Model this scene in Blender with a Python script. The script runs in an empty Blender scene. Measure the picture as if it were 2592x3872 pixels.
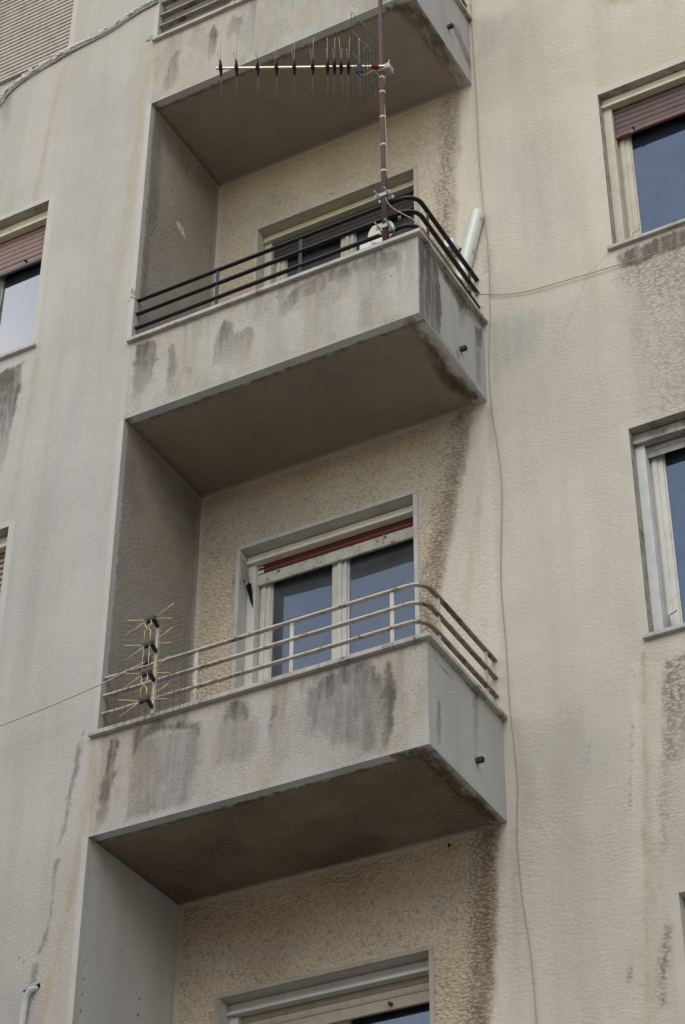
import bpy, bmesh, math, random
import numpy as np
from mathutils import Vector, Matrix
random.seed(7)
rng = np.random.RandomState(11)
scene = bpy.context.scene
COL = scene.collection

# ------------------------------------------------------------------ camera
cam_d = bpy.data.cameras.new('camera')
cam = bpy.data.objects.new('camera', cam_d); COL.objects.link(cam)
cam_d.sensor_fit = 'VERTICAL'; cam_d.sensor_height = 36.0; cam_d.sensor_width = 24.1
cam_d.lens = 74.565
cam_d.clip_start = 0.1; cam_d.clip_end = 2000
cam.matrix_world = Matrix(((0.877347, 0.286727, 0.384773, 6.4746),
                           (0.479838, -0.531210, -0.698263, -8.7571),
                           (0.004184, 0.797248, -0.603637, -5.8318),
                           (0, 0, 0, 1)))
scene.camera = cam

# ------------------------------------------------------------------ world and sun (bright overcast)
SUN_EL, SUN_AZ = math.radians(44), math.radians(164)     # azimuth clockwise from +Y
world = bpy.data.worlds.new('World'); scene.world = world; world.use_nodes = True
wt = world.node_tree; wt.nodes.clear()
wo = wt.nodes.new('ShaderNodeOutputWorld'); wb = wt.nodes.new('ShaderNodeBackground')
sky = wt.nodes.new('ShaderNodeTexSky'); sky.sky_type = 'NISHITA'; sky.sun_disc = False
sky.sun_elevation = SUN_EL; sky.sun_rotation = SUN_AZ; sky.air_density = 1.3; sky.dust_density = .4; sky.ozone_density = 2.0
wtc = wt.nodes.new('ShaderNodeTexCoord'); wn = wt.nodes.new('ShaderNodeTexNoise')
wn.inputs['Scale'].default_value = 1.6; wn.inputs['Detail'].default_value = 7; wn.inputs['Roughness'].default_value = .55
wr = wt.nodes.new('ShaderNodeValToRGB'); wr.color_ramp.elements[0].position = .34; wr.color_ramp.elements[1].position = .74
wr.color_ramp.elements[0].color = (.10, .10, .10, 1); wr.color_ramp.elements[1].color = (.92, .92, .92, 1)
wm = wt.nodes.new('ShaderNodeMix'); wm.data_type = 'RGBA'
wm.inputs['B'].default_value = (9.4, 8.9, 8.4, 1)        # cloud cover
wsx = wt.nodes.new('ShaderNodeSeparateXYZ'); wt.links.new(wtc.outputs['Generated'], wsx.inputs[0])
wmr = wt.nodes.new('ShaderNodeMapRange')                 # cloud thickens towards the far left of the street
wmr.inputs['From Min'].default_value = -.44; wmr.inputs['From Max'].default_value = -.53; wmr.inputs['To Min'].default_value = -.16; wmr.inputs['To Max'].default_value = .34
wt.links.new(wsx.outputs['X'], wmr.inputs['Value']); wad = wt.nodes.new('ShaderNodeMath'); wad.operation = 'ADD'
wt.links.new(wtc.outputs['Generated'], wn.inputs['Vector']); wt.links.new(wn.outputs['Fac'], wad.inputs[0]); wt.links.new(wmr.outputs[0], wad.inputs[1]); wt.links.new(wad.outputs[0], wr.inputs['Fac'])
wt.links.new(wr.outputs['Color'], wm.inputs['Factor']); wt.links.new(sky.outputs['Color'], wm.inputs['A'])
wt.links.new(wm.outputs['Result'], wb.inputs['Color']); wb.inputs['Strength'].default_value = 0.145
wt.links.new(wb.outputs['Background'], wo.inputs['Surface'])

sd = bpy.data.lights.new('sun', 'SUN'); sd.energy = 0.8; sd.angle = math.radians(42); sd.color = (1, .925, .80)
sun = bpy.data.objects.new('sun', sd); COL.objects.link(sun)
sdir = Vector((math.sin(SUN_AZ)*math.cos(SUN_EL), math.cos(SUN_AZ)*math.cos(SUN_EL), math.sin(SUN_EL)))
sun.rotation_euler = sdir.to_track_quat('Z', 'Y').to_euler()
scene.view_settings.view_transform = 'Standard'; scene.view_settings.look = 'None'
scene.view_settings.exposure = 0.66; scene.view_settings.gamma = 1.0
scene.render.engine = 'CYCLES'
scene.cycles.max_bounces = 8

D, W, GZ = 0.973, 2.185, -7.43
SOF = {'A': 6.158, 'B': 3.10, 'C': 0.0}

# ------------------------------------------------------------------ materials
def L(c): return (*c, 1)
class NT:
    def __init__(s, name):
        s.m = bpy.data.materials.new(name); s.m.use_nodes = True; s.t = s.m.node_tree
        s.b = s.t.nodes['Principled BSDF']; s.b.inputs['Specular IOR Level'].default_value = .25
        s.pos = s.t.nodes.new('ShaderNodeNewGeometry').outputs['Position']
    def n(s, k, **kw):
        nd = s.t.nodes.new(k)
        for a, v in kw.items():
            if a in nd.inputs: s.lk(v, nd.inputs[a])
            else: setattr(nd, a, v)
        return nd
    def lk(s, v, sock):
        if isinstance(v, bpy.types.NodeSocket): s.t.links.new(v, sock)
        else: sock.default_value = v
    def math(s, op, a, b=0.0, c=None, clamp=False):
        nd = s.t.nodes.new('ShaderNodeMath'); nd.operation = op; nd.use_clamp = clamp
        s.lk(a, nd.inputs[0]); s.lk(b, nd.inputs[1])
        if c is not None: s.lk(c, nd.inputs[2])
        return nd.outputs[0]
    def scale(s, v, xyz):
        nd = s.t.nodes.new('ShaderNodeVectorMath'); nd.operation = 'MULTIPLY'
        s.lk(v, nd.inputs[0]); nd.inputs[1].default_value = xyz; return nd.outputs[0]
    def noise(s, sc, detail=4, rough=.5, vec=None, out='Fac', dist=0):
        nd = s.t.nodes.new('ShaderNodeTexNoise'); s.lk(vec or s.pos, nd.inputs['Vector'])
        nd.inputs['Scale'].default_value = sc; nd.inputs['Detail'].default_value = detail
        nd.inputs['Roughness'].default_value = rough; nd.inputs['Distortion'].default_value = dist
        return nd.outputs[out]
    def step(s, v, a, b, lo=0., hi=1.):
        nd = s.t.nodes.new('ShaderNodeMapRange'); nd.interpolation_type = 'SMOOTHSTEP'
        s.lk(v, nd.inputs['Value']); nd.inputs['From Min'].default_value = a; nd.inputs['From Max'].default_value = b
        nd.inputs['To Min'].default_value = lo; nd.inputs['To Max'].default_value = hi; return nd.outputs['Result']
    def mix(s, f, a, b, mode='MIX'):
        nd = s.t.nodes.new('ShaderNodeMix'); nd.data_type = 'RGBA'; nd.blend_type = mode
        s.lk(f, nd.inputs['Factor'])
        for v, k in ((a, 'A'), (b, 'B')):
            s.lk(v if isinstance(v, bpy.types.NodeSocket) else L(v), nd.inputs[k])
        return nd.outputs['Result']
    def attr(s, name):
        nd = s.t.nodes.new('ShaderNodeAttribute'); nd.attribute_name = name
        sp = s.t.nodes.new('ShaderNodeSeparateColor'); s.t.links.new(nd.outputs['Color'], sp.inputs[0])
        return sp.outputs[0], sp.outputs[1], sp.outputs[2], nd.outputs['Alpha']
    def bump(s, h, strength, dist):
        nd = s.t.nodes.new('ShaderNodeBump'); s.lk(h, nd.inputs['Height']); s.lk(strength, nd.inputs['Strength'])
        nd.inputs['Distance'].default_value = dist; s.t.links.new(nd.outputs['Normal'], s.b.inputs['Normal'])

def stucco(name, base, smoothc, unw, cell, stretch, bstr, grain=1.0, crev=.35, pitu=.28):
    """rough-cast plaster. unw = colour where rain never washes it, also darkens lower soffits; stains, wear and grey tone are painted attributes"""
    N = NT(name)
    Dk, O, U, S = N.attr('wear1'); G, Li, K, R = N.attr('wear2'); M, X, _, _ = N.attr('wear3')
    warp = N.n('ShaderNodeVectorMath', operation='SCALE'); N.lk(N.noise(14, 3, out='Color'), warp.inputs[0]); warp.inputs['Scale'].default_value = 1.6/cell
    add = N.n('ShaderNodeVectorMath', operation='ADD'); N.lk(N.scale(N.pos, stretch), add.inputs[0]); N.lk(warp.outputs[0], add.inputs[1])
    vor = N.n('ShaderNodeTexVoronoi', feature='SMOOTH_F1'); vor.inputs['Scale'].default_value = cell; vor.inputs['Smoothness'].default_value = .35
    N.lk(add.outputs[0], vor.inputs['Vector']); f1 = vor.outputs['Distance']
    fine = N.noise(cell*2.6, 3, .6)
    vd = N.n('ShaderNodeTexVoronoi', feature='DISTANCE_TO_EDGE'); vd.inputs['Scale'].default_value = cell; N.lk(add.outputs[0], vd.inputs['Vector'])
    pit = N.math('MULTIPLY', N.step(vd.outputs['Distance'], .0, .20, 1., 0.), N.step(N.noise(cell*1.1, 2, .6), .36, .62, .12, 1.))                                  # recesses between the blobs
    big = N.noise(.9, 4, .55); med = N.noise(5, 5, .6)
    stv = N.noise(1.0, 5, .6, vec=N.scale(N.pos, (4.5, 4.5, .32)))
    c = N.mix(N.step(big, .35, .68), base, tuple(x*y for x, y in zip(base, (.90, .905, .90))))
    c = N.mix(N.math('MULTIPLY', N.step(stv, .40, .70), .52), c, tuple(x*y for x, y in zip(base, (.80, .775, .72))))
    c = N.mix(N.math('MULTIPLY', N.step(N.noise(2.3, 6, .65), .42, .7), .30), c, tuple(x*y for x, y in zip(base, (.80, .80, .79))))
    c = N.mix(N.math('MULTIPLY', N.step(med, .5, .8), .18), c, tuple(min(.9, x*1.18) for x in base))
    c = N.mix(N.math('MULTIPLY', O, .62), c, N.mix(N.step(med, .3, .7), (.385, .31, .18), (.295, .225, .12)))
    c = N.mix(N.math('MULTIPLY', G, .42), c, (.27, .275, .265))  # broad soft grey tone
    c = N.mix(N.math('MULTIPLY', Li, .6), c, tuple(min(.8, x*1.22) for x in base))
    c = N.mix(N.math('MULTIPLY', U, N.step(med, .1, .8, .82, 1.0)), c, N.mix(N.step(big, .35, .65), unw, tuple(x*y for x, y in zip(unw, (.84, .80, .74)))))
    # dirt held in the recesses
    pc = N.math('MULTIPLY', pit, N.math('ADD', N.math('MULTIPLY', U, pitu), crev*.45))
    c = N.mix(pc, c, (.125, .09, .05))
    c = N.mix(N.math('MULTIPLY', S, N.math('SUBTRACT', 1.0, N.math('MULTIPLY', Dk, .5, clamp=True))), c, N.mix(N.step(med, .3, .8), smoothc, tuple(x*.88 for x in smoothc)))
    # grime
    gn = N.noise(38, 4, .7)
    gd = N.math('MULTIPLY', Dk, N.step(N.math('ADD', N.math('MULTIPLY', gn, .7), N.math('MULTIPLY', pit, .35)), .12, .5, .78, 1.15), clamp=True)
    c = N.mix(gd, c, N.mix(N.step(med, .35, .7), (.135, .116, .095), (.095, .083, .070)))
    kk = N.math('MULTIPLY', K, N.step(N.math('ADD', N.math('MULTIPLY', f1, .75), N.math('MULTIPLY', N.noise(95, 3, .6), .8)), .46, .95), clamp=True)
    c = N.mix(N.math('MULTIPLY', kk, .8), c, (.13, .112, .092))
    c = N.mix(N.math('MULTIPLY', R, N.step(gn, .3, .6, .5, 1.)), c, (.10, .052, .02))
    c = N.mix(N.math('MULTIPLY', M, N.step(gn, .3, .55, .3, 1.)), c, (.055, .058, .022))
    c = N.mix(X, c, N.mix(gn, (.36, .28, .20), (.62, .53, .43)))
    N.lk(c, N.b.inputs['Base Color']); N.b.inputs['Roughness'].default_value = .92; N.b.inputs['Specular IOR Level'].default_value = .12
    h = N.math('SUBTRACT', N.math('MULTIPLY', fine, .5*grain), N.math('MULTIPLY', f1, 1.0))
    h = N.math('ADD', h, N.math('MULTIPLY', N.noise(2.5, 2), 1.0))
    st = N.math('MULTIPLY', N.math('SUBTRACT', N.math('ADD', 1.0, N.math('MULTIPLY', U, 2.2)), N.math('MULTIPLY', S, .85, clamp=True)), N.math('MULTIPLY', N.step(N.noise(1.7, 4, .6), .3, .7, .55, 1.35), bstr))
    N.bump(h, st, .012)
    return N.m

def paint(name, col, rough=.55, dirt=(.16, .12, .08), damt=.35, chips=None, camt=.0, sc=1.0, spec=.3, metal=0.0, chip_up=0):
    N = NT(name)
    n1 = N.noise(9*sc, 5, .65); n2 = N.noise(45*sc, 5, .7); st = N.noise(2, 4, .6, vec=N.scale(N.pos, (14, 14, 1.2)))
    c = N.mix(N.math('MULTIPLY', N.step(n1, .42, .75), damt), col, dirt)
    c = N.mix(N.math('MULTIPLY', N.step(st, .5, .8), damt*.6), c, tuple(x*.7 for x in dirt))
    c = N.mix(N.math('MULTIPLY', N.step(n2, .4, .8), .12), c, tuple(min(.95, x*1.25) for x in col))
    if chips:
        cm = N.step(N.math('ADD', N.math('MULTIPLY', n2, .6), N.math('MULTIPLY', n1, .4)), .60-camt*.12, .64-camt*.12)
        c = N.mix(cm, c, chips)
    N.lk(c, N.b.inputs['Base Color']); N.b.inputs['Roughness'].default_value = rough
    N.b.inputs['Specular IOR Level'].default_value = spec; N.b.inputs['Metallic'].default_value = metal
    N.bump(N.math('ADD', n2, N.math('MULTIPLY', n1, .5)), .25, .002)
    return N.m

ST_FRONT = stucco('rough_plaster_front', (.445, .415, .362), (.465, .438, .388), (.20, .165, .12), 58, (1, 1, 1.1), .22)
ST_PARA = stucco('rough_plaster_parapet', (.44, .41, .355), (.39, .37, .33), (.24, .21, .17), 62, (1, 1, 1.25), .24, crev=.6)
ST_SIDE = stucco('rough_plaster_side', (.39, .372, .335), (.37, .353, .322), (.24, .21, .17), 75, (1, 1, 1.0), .2)
ST_BACK = stucco('rough_plaster_back', (.535, .48, .385), (.525, .475, .385), (.565, .455, .315), 38, (.9, 1, 1.6), .28, crev=.2, pitu=.46)
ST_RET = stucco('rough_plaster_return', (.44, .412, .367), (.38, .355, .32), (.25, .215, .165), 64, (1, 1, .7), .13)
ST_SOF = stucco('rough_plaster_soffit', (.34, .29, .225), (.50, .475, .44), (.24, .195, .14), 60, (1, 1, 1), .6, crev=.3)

def simple(name, col, rough=.5, spec=.3, metal=0., var=.15):
    N = NT(name); n = N.noise(25, 4, .6)
    N.lk(N.mix(n, tuple(x*(1-var) for x in col), tuple(min(.95, x*(1+var)) for x in col)), N.b.inputs['Base Color'])
    N.b.inputs['Roughness'].default_value = rough; N.b.inputs['Specular IOR Level'].default_value = spec; N.b.inputs['Metallic'].default_value = metal
    return N.m
M = {}
M['coping'] = paint('stone_coping', (.40, .365, .33), .7, (.16, .125, .09), .75, (.10, .075, .055), .25, .8)
M['sill'] = paint('stone_sill', (.40, .375, .345), .7, (.18, .15, .12), .6)
M['trim_blue'] = paint('grey_trim_paint', (.47, .44, .385), .6, (.25, .22, .18), .4)
M['trim_cream'] = paint('cream_trim_paint', (.42, .38, .30), .6, (.25, .2, .13), .4)
M['trim_tan'] = paint('tan_trim_paint', (.38, .335, .25), .6, (.22, .17, .1), .4)
M['cream_gloss'] = paint('cream_shutter_box_paint', (.52, .475, .34), .45, (.28, .22, .12), .3, spec=.4)
M['cream_worn'] = paint('worn_cream_paint', (.53, .49, .39), .55, (.25, .19, .11), .55, (.22, .12, .08), .35)
M['cream_light'] = paint('light_cream_box_paint', (.72, .66, .53), .45, (.3, .24, .14), .25, (.22, .10, .06), -.2)
M['white_box'] = paint('offwhite_shutter_box_paint', (.55, .525, .47), .5, (.3, .25, .17), .25, spec=.4)
M['grey_worn'] = paint('weathered_grey_paint', (.33, .30, .25), .7, (.10, .08, .06), .8, (.12, .10, .08), .4)
M['white_frame'] = paint('white_frame_paint', (.60, .565, .48), .5, (.3, .25, .17), .35)
M['cream_frame'] = paint('cream_frame_paint', (.50, .45, .34), .5, (.28, .21, .12), .35)
M['grey_guide'] = paint('grey_metal_guide', (.30, .31, .30), .5, (.13, .13, .12), .5)
M['pale_guide'] = paint('pale_metal_guide', (.56, .54, .49), .45, (.25, .22, .18), .3)
M['slat_red'] = paint('red_shutter_slats', (.165, .038, .03), .6, (.10, .06, .035), .5)
M['slat_brown'] = paint('brown_shutter_slats', (.12, .078, .068), .55, (.07, .045, .035), .6)
M['slat_darkbrown'] = paint('dark_brown_shutter_slats', (.055, .036, .03), .55, (.03, .02, .015), .6)
M['bar_red'] = paint('reddish_shutter_bar', (.17, .075, .062), .55, (.10, .07, .05), .5, (.33, .27, .24), .3)
M['slat_pink'] = paint('faded_pink_brown_slats', (.235, .155, .135), .6, (.16, .11, .08), .5)
M['bar_dark'] = paint('dark_grey_bar', (.085, .08, .085), .5, (.05, .04, .04), .3)
M['slat_beige'] = paint('beige_shutter_slats', (.42, .36, .27), .55, (.25, .18, .1), .4)
M['slat_wood'] = paint('weathered_wooden_slats', (.44, .395, .33), .7, (.28, .19, .12), .5)
M['slat_tan'] = paint('brownish_old_slats', (.30, .245, .18), .7, (.13, .085, .05), .8)
M['slat_grey'] = paint('weathered_grey_slats', (.33, .31, .27), .7, (.12, .09, .06), .7)
M['black_metal'] = paint('black_railing_paint', (.012, .013, .014), .45, (.03, .028, .025), .3, spec=.45)
M['rail_cream'] = paint('rusty_cream_railing_paint', (.50, .465, .40), .6, (.2, .14, .09), .5, (.14, .065, .028), .45, 1.3)
M['rail_cream_side'] = paint('rusted_railing_paint', (.30, .24, .175), .75, (.10, .06, .033), 1.0, (.13, .065, .03), .5, 1.2)
M['rail_post'] = paint('cream_railing_post_paint', (.50, .47, .40), .6, (.25, .18, .1), .5, (.20, .10, .04), .3)
M['rail_grey'] = paint('grey_rusty_railing', (.30, .285, .25), .65, (.12, .08, .05), .7, (.13, .055, .02), .5)
M['rust_pipe'] = paint('rusty_steel_pipe', (.085, .045, .038), .65, (.05, .03, .025), .7, (.13, .06, .035), .3, 2)
M['galv'] = simple('galvanised_clamp', (.33, .34, .33), .5, .4, .4)
M['gold'] = simple('gold_anodised_aluminium', (.56, .41, .17), .35, .5, .55)
M['gold_pale'] = simple('pale_gold_aluminium', (.52, .45, .30), .35, .5, .5)
M['rod'] = simple('thin_aluminium_rod', (.45, .45, .44), .35, .5, .6)
M['black_plastic'] = simple('black_plastic', (.016, .018, .022), .5, .3)
M['mesh'] = simple('dark_wire_mesh', (.085, .088, .092), .5, .3, .3)
M['opp'] = paint('pinkish_plaster', (.60, .52, .46), .9, (.25, .2, .16), .4)
M['gap'] = simple('brown_gap_shade', (.085, .05, .032), .9, .05)
M['tape'] = simple('yellowed_tape', (.55, .45, .27), .6, .3)
M['cable'] = simple('beige_cable', (.33, .27, .185), .7, .2)
M['cable_thin'] = simple('tan_cable', (.34, .285, .20), .7, .2)
M['cable_light'] = simple('ivory_cable', (.46, .42, .35), .6, .2)
M['cable_black'] = simple('black_cable', (.035, .032, .03), .6, .2)
M['flake'] = paint('flaking_white_paint', (.52, .505, .46), .7, (.28, .24, .19), .5, (.06, .055, .05), .25, 2.5)
M['pvc'] = paint('grey_white_conduit', (.42, .42, .41), .55, (.22, .2, .17), .6)
M['dome'] = simple('ivory_plastic', (.56, .55, .47), .3, .5)
M['disc'] = simple('cream_disc_plastic', (.55, .50, .37), .45, .4)
M['white'] = simple('white_plastic', (.66, .65, .63), .4, .4)
M['amber'] = simple('amber_plastic', (.45, .28, .08), .35, .4)
M['putty'] = simple('glazing_putty', (.45, .42, .36), .8, .1)
M['dark'] = simple('dark_hole', (.012, .010, .009), .9, .05)
M['plaster'] = paint('bare_plaster', (.34, .28, .21), .9, (.18, .14, .09), .7)
M['rust'] = simple('rusty_bolt', (.13, .045, .018), .8, .1)
M['spout'] = simple('rusty_spout', (.055, .04, .032), .8, .1)
M['room'] = simple('dim_interior_wall', (.045, .045, .05), .9, .05)
M['curtain'] = simple('white_net_curtain', (.74, .76, .80), .9, .05, var=.04)
M['asphalt'] = paint('asphalt', (.30, .285, .26), .9, (.045, .045, .045), .6)
M['pave'] = paint('concrete_pavement', (.48, .45, .40), .9, (.14, .13, .11), .6)
M['kerb'] = paint('stone_kerb', (.30, .29, .27), .85, (.15, .14, .12), .6)

def glass(name, tint, ior, rough=.01, film=(.22, .28, .36), h0=.04, h1=.14):
    m = bpy.data.materials.new(name); m.use_nodes = True; t = m.node_tree; t.nodes.clear()
    o = t.nodes.new('ShaderNodeOutputMaterial'); mx = t.nodes.new('ShaderNodeMixShader')
    fr = t.nodes.new('ShaderNodeFresnel'); fr.inputs['IOR'].default_value = ior
    tr = t.nodes.new('ShaderNodeBsdfTransparent'); tr.inputs['Color'].default_value = L(tint)
    gl = t.nodes.new('ShaderNodeBsdfGlossy'); gl.inputs['Roughness'].default_value = rough; gl.inputs['Color'].default_value = (.93, .96, 1, 1)
    # faint dust film so the pane reads as old glass
    df = t.nodes.new('ShaderNodeBsdfDiffuse'); df.inputs['Color'].default_value = L(film)
    geo = t.nodes.new('ShaderNodeNewGeometry'); ns = t.nodes.new('ShaderNodeTexNoise'); ns.inputs['Scale'].default_value = 9; ns.inputs['Detail'].default_value = 6
    t.links.new(geo.outputs['Position'], ns.inputs['Vector'])
    mr = t.nodes.new('ShaderNodeMapRange'); mr.inputs['From Min'].default_value = .3; mr.inputs['From Max'].default_value = .8
    mr.inputs['To Min'].default_value = h0; mr.inputs['To Max'].default_value = h1
    t.links.new(ns.outputs['Fac'], mr.inputs['Value'])
    m2 = t.nodes.new('ShaderNodeMixShader'); t.links.new(mr.outputs[0], m2.inputs[0]); t.links.new(tr.outputs[0], m2.inputs[1]); t.links.new(df.outputs[0], m2.inputs[2])
    t.links.new(fr.outputs[0], mx.inputs[0]); t.links.new(m2.outputs[0], mx.inputs[1]); t.links.new(gl.outputs[0], mx.inputs[2])
    t.links.new(mx.outputs[0], o.inputs['Surface']); return m
M['glass'] = glass('old_window_glass', (.55, .60, .66), 2.15)
M['glass_hazy'] = glass('dusty_door_glass', (.5, .52, .54), 1.95, .03, (.30, .315, .33), .16, .30)
M['glass_clear'] = glass('clear_window_glass', (.85, .88, .9), 3.6)

# ------------------------------------------------------------------ mesh helpers
def link(name, me, mat, parent=None):
    o = bpy.data.objects.new(name, me); COL.objects.link(o)
    if mat is not None and not me.materials: me.materials.append(mat)
    o.parent = parent
    return o
def empty(name, loc=(0, 0, 0), parent=None):
    o = bpy.data.objects.new(name, None); COL.objects.link(o); o.location = loc; o.parent = parent
    o.empty_display_size = .1; return o
def tag(o, label=None, cat=None, group=None, kind=None):
    if label: o['label'] = label
    if cat: o['category'] = cat
    if group: o['group'] = group
    if kind: o['kind'] = kind
    return o
class MB:
    def __init__(s): s.bm = bmesh.new()
    def box(s, x0, x1, y0, y1, z0, z1, bev=0.0):
        b = bmesh.new(); bmesh.ops.create_cube(b, size=1)
        for v in b.verts:
            v.co = Vector(((x0+x1)/2+v.co.x*(x1-x0), (y0+y1)/2+v.co.y*(y1-y0), (z0+z1)/2+v.co.z*(z1-z0)))
        if bev: bmesh.ops.bevel(b, geom=b.edges[:], offset=bev, segments=2, profile=.5, affect='EDGES')
        s.join(b); return s
    def join(s, b, mat=None):
        me = bpy.data.meshes.new('t'); b.to_mesh(me); b.free()
        if mat: me.transform(mat)
        s.bm.from_mesh(me); bpy.data.meshes.remove(me)
    def obox(s, a, b, w, h, up=(0, 0, 1), bev=0.0):
        """bar from a to b, width w (sideways) height h (along up)"""
        a, b = Vector(a), Vector(b); d = (b-a); ln = d.length; d.normalize(); u = Vector(up)
        sd_ = d.cross(u).normalized(); u = sd_.cross(d).normalized()
        c = bmesh.new(); bmesh.ops.create_cube(c, size=1)
        for v in c.verts: v.co = Vector((v.co.x*ln, v.co.y*w, v.co.z*h))
        if bev: bmesh.ops.bevel(c, geom=c.edges[:], offset=bev, segments=2, profile=.5, affect='EDGES')
        m = Matrix((d, sd_, u)).transposed().to_4x4(); m.translation = (a+b)/2
        s.join(c, m); return s
    def tube(s, pts, r, seg=8, cap=True, rr=None):
        pts = [Vector(p) for p in pts]; n = len(pts); rings = []
        t0 = (pts[1]-pts[0]).normalized(); u = t0.orthogonal().normalized()
        for i, p in enumerate(pts):
            t = (pts[min(i+1, n-1)]-pts[max(i-1, 0)]).normalized()
            u = (u-t*u.dot(t)).normalized(); v = t.cross(u); R_ = rr[i] if rr else r
            rings.append([s.bm.verts.new(p+(u*math.cos(2*math.pi*k/seg)+v*math.sin(2*math.pi*k/seg))*R_) for k in range(seg)])
        for i in range(n-1):
            for k in range(seg):
                f = s.bm.faces.new((rings[i][k], rings[i][(k+1) % seg], rings[i+1][(k+1) % seg], rings[i+1][k])); f.smooth = True
        if cap: s.bm.faces.new(rings[0][::-1]); s.bm.faces.new(rings[-1])
        return s
    def prism_x(s, prof, x0, x1, smooth=False):
        """profile (y,z) extruded along x"""
        a = [s.bm.verts.new((x0, y, z)) for y, z in prof]; b = [s.bm.verts.new((x1, y, z)) for y, z in prof]; n = len(prof)
        for i in range(n):
            f = s.bm.faces.new((a[i], a[(i+1) % n], b[(i+1) % n], b[i])); f.smooth = smooth
        s.bm.faces.new(a[::-1]); s.bm.faces.new(b); return s
    def sweep(s, path, prof, up=Vector((0, 0, 1)), smooth_path=True):
        """profile (side, up) swept along a horizontal path"""
        pts = [Vector(p) for p in path]; n = len(pts); rings = []
        for i, p in enumerate(pts):
            t = (pts[min(i+1, n-1)]-pts[max(i-1, 0)]).normalized(); sd_ = t.cross(up).normalized()
            rings.append([s.bm.verts.new(p+sd_*a+up*b) for a, b in prof])
        m = len(prof)
        for i in range(n-1):
            for k in range(m):
                s.bm.faces.new((rings[i][k], rings[i][(k+1) % m], rings[i+1][(k+1) % m], rings[i+1][k]))
        s.bm.faces.new(rings[0][::-1]); s.bm.faces.new(rings[-1]); return s
    def build(s, name, mat, parent=None):
        bmesh.ops.recalc_face_normals(s.bm, faces=s.bm.faces[:])
        me = bpy.data.meshes.new(name); s.bm.to_mesh(me); s.bm.free(); return link(name, me, mat, parent)
def smoothpts(pts, k=8):
    P = [Vector(p) for p in pts]; out = []
    for i in range(len(P)-1):
        a = P[max(i-1, 0)]; b = P[i]; c = P[i+1]; d = P[min(i+2, len(P)-1)]
        for j in range(k):
            t = j/k
            out.append(.5*((2*b)+(c-a)*t+(2*a-5*b+4*c-d)*t*t+(3*b-a-3*c+d)*t**3))
    return out+[P[-1]]

# ------------------------------------------------------------------ wear and tone map of each wall, in metres on the wall
def vnoise(u, v, sc, seed):
    g = np.random.RandomState(seed).rand(256, 256)
    x = u*sc; y = v*sc; xi = np.floor(x).astype(int); yi = np.floor(y).astype(int); fx = x-xi; fy = y-yi
    fx = fx*fx*(3-2*fx); fy = fy*fy*(3-2*fy)
    a = g[xi % 256, yi % 256]; b = g[(xi+1) % 256, yi % 256]; c = g[xi % 256, (yi+1) % 256]; d = g[(xi+1) % 256, (yi+1) % 256]
    return (a*(1-fx)+b*fx)*(1-fy)+(c*(1-fx)+d*fx)*fy
def fbm(u, v, sc, seed):
    return (vnoise(u, v, sc, seed)*.5+vnoise(u, v, sc*2.1, seed+1)*.3+vnoise(u, v, sc*4.3, seed+2)*.2)-.5
def polydist(u, v, poly):
    """signed distance, positive inside"""
    inside = np.zeros(u.shape, bool); dist = np.full(u.shape, 1e9); n = len(poly)
    for i in range(n):
        x0, y0 = poly[i]; x1, y1 = poly[(i+1) % n]
        dx, dy = x1-x0, y1-y0; L2 = dx*dx+dy*dy+1e-12
        t = np.clip(((u-x0)*dx+(v-y0)*dy)/L2, 0, 1)
        dist = np.minimum(dist, (u-x0-t*dx)**2+(v-y0-t*dy)**2)
        c = ((y0 > v) != (y1 > v)) & (u < (x1-x0)*(v-y0)/((y1-y0) if y1 != y0 else 1e-12)+x0)
        inside ^= c
    dist = np.sqrt(dist); return np.where(inside, dist, -dist)
CH = {'D': 0, 'O': 1, 'U': 2, 'S': 3, 'G': 4, 'L': 5, 'K': 6, 'R': 7, 'M': 8, 'X': 9}
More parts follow.
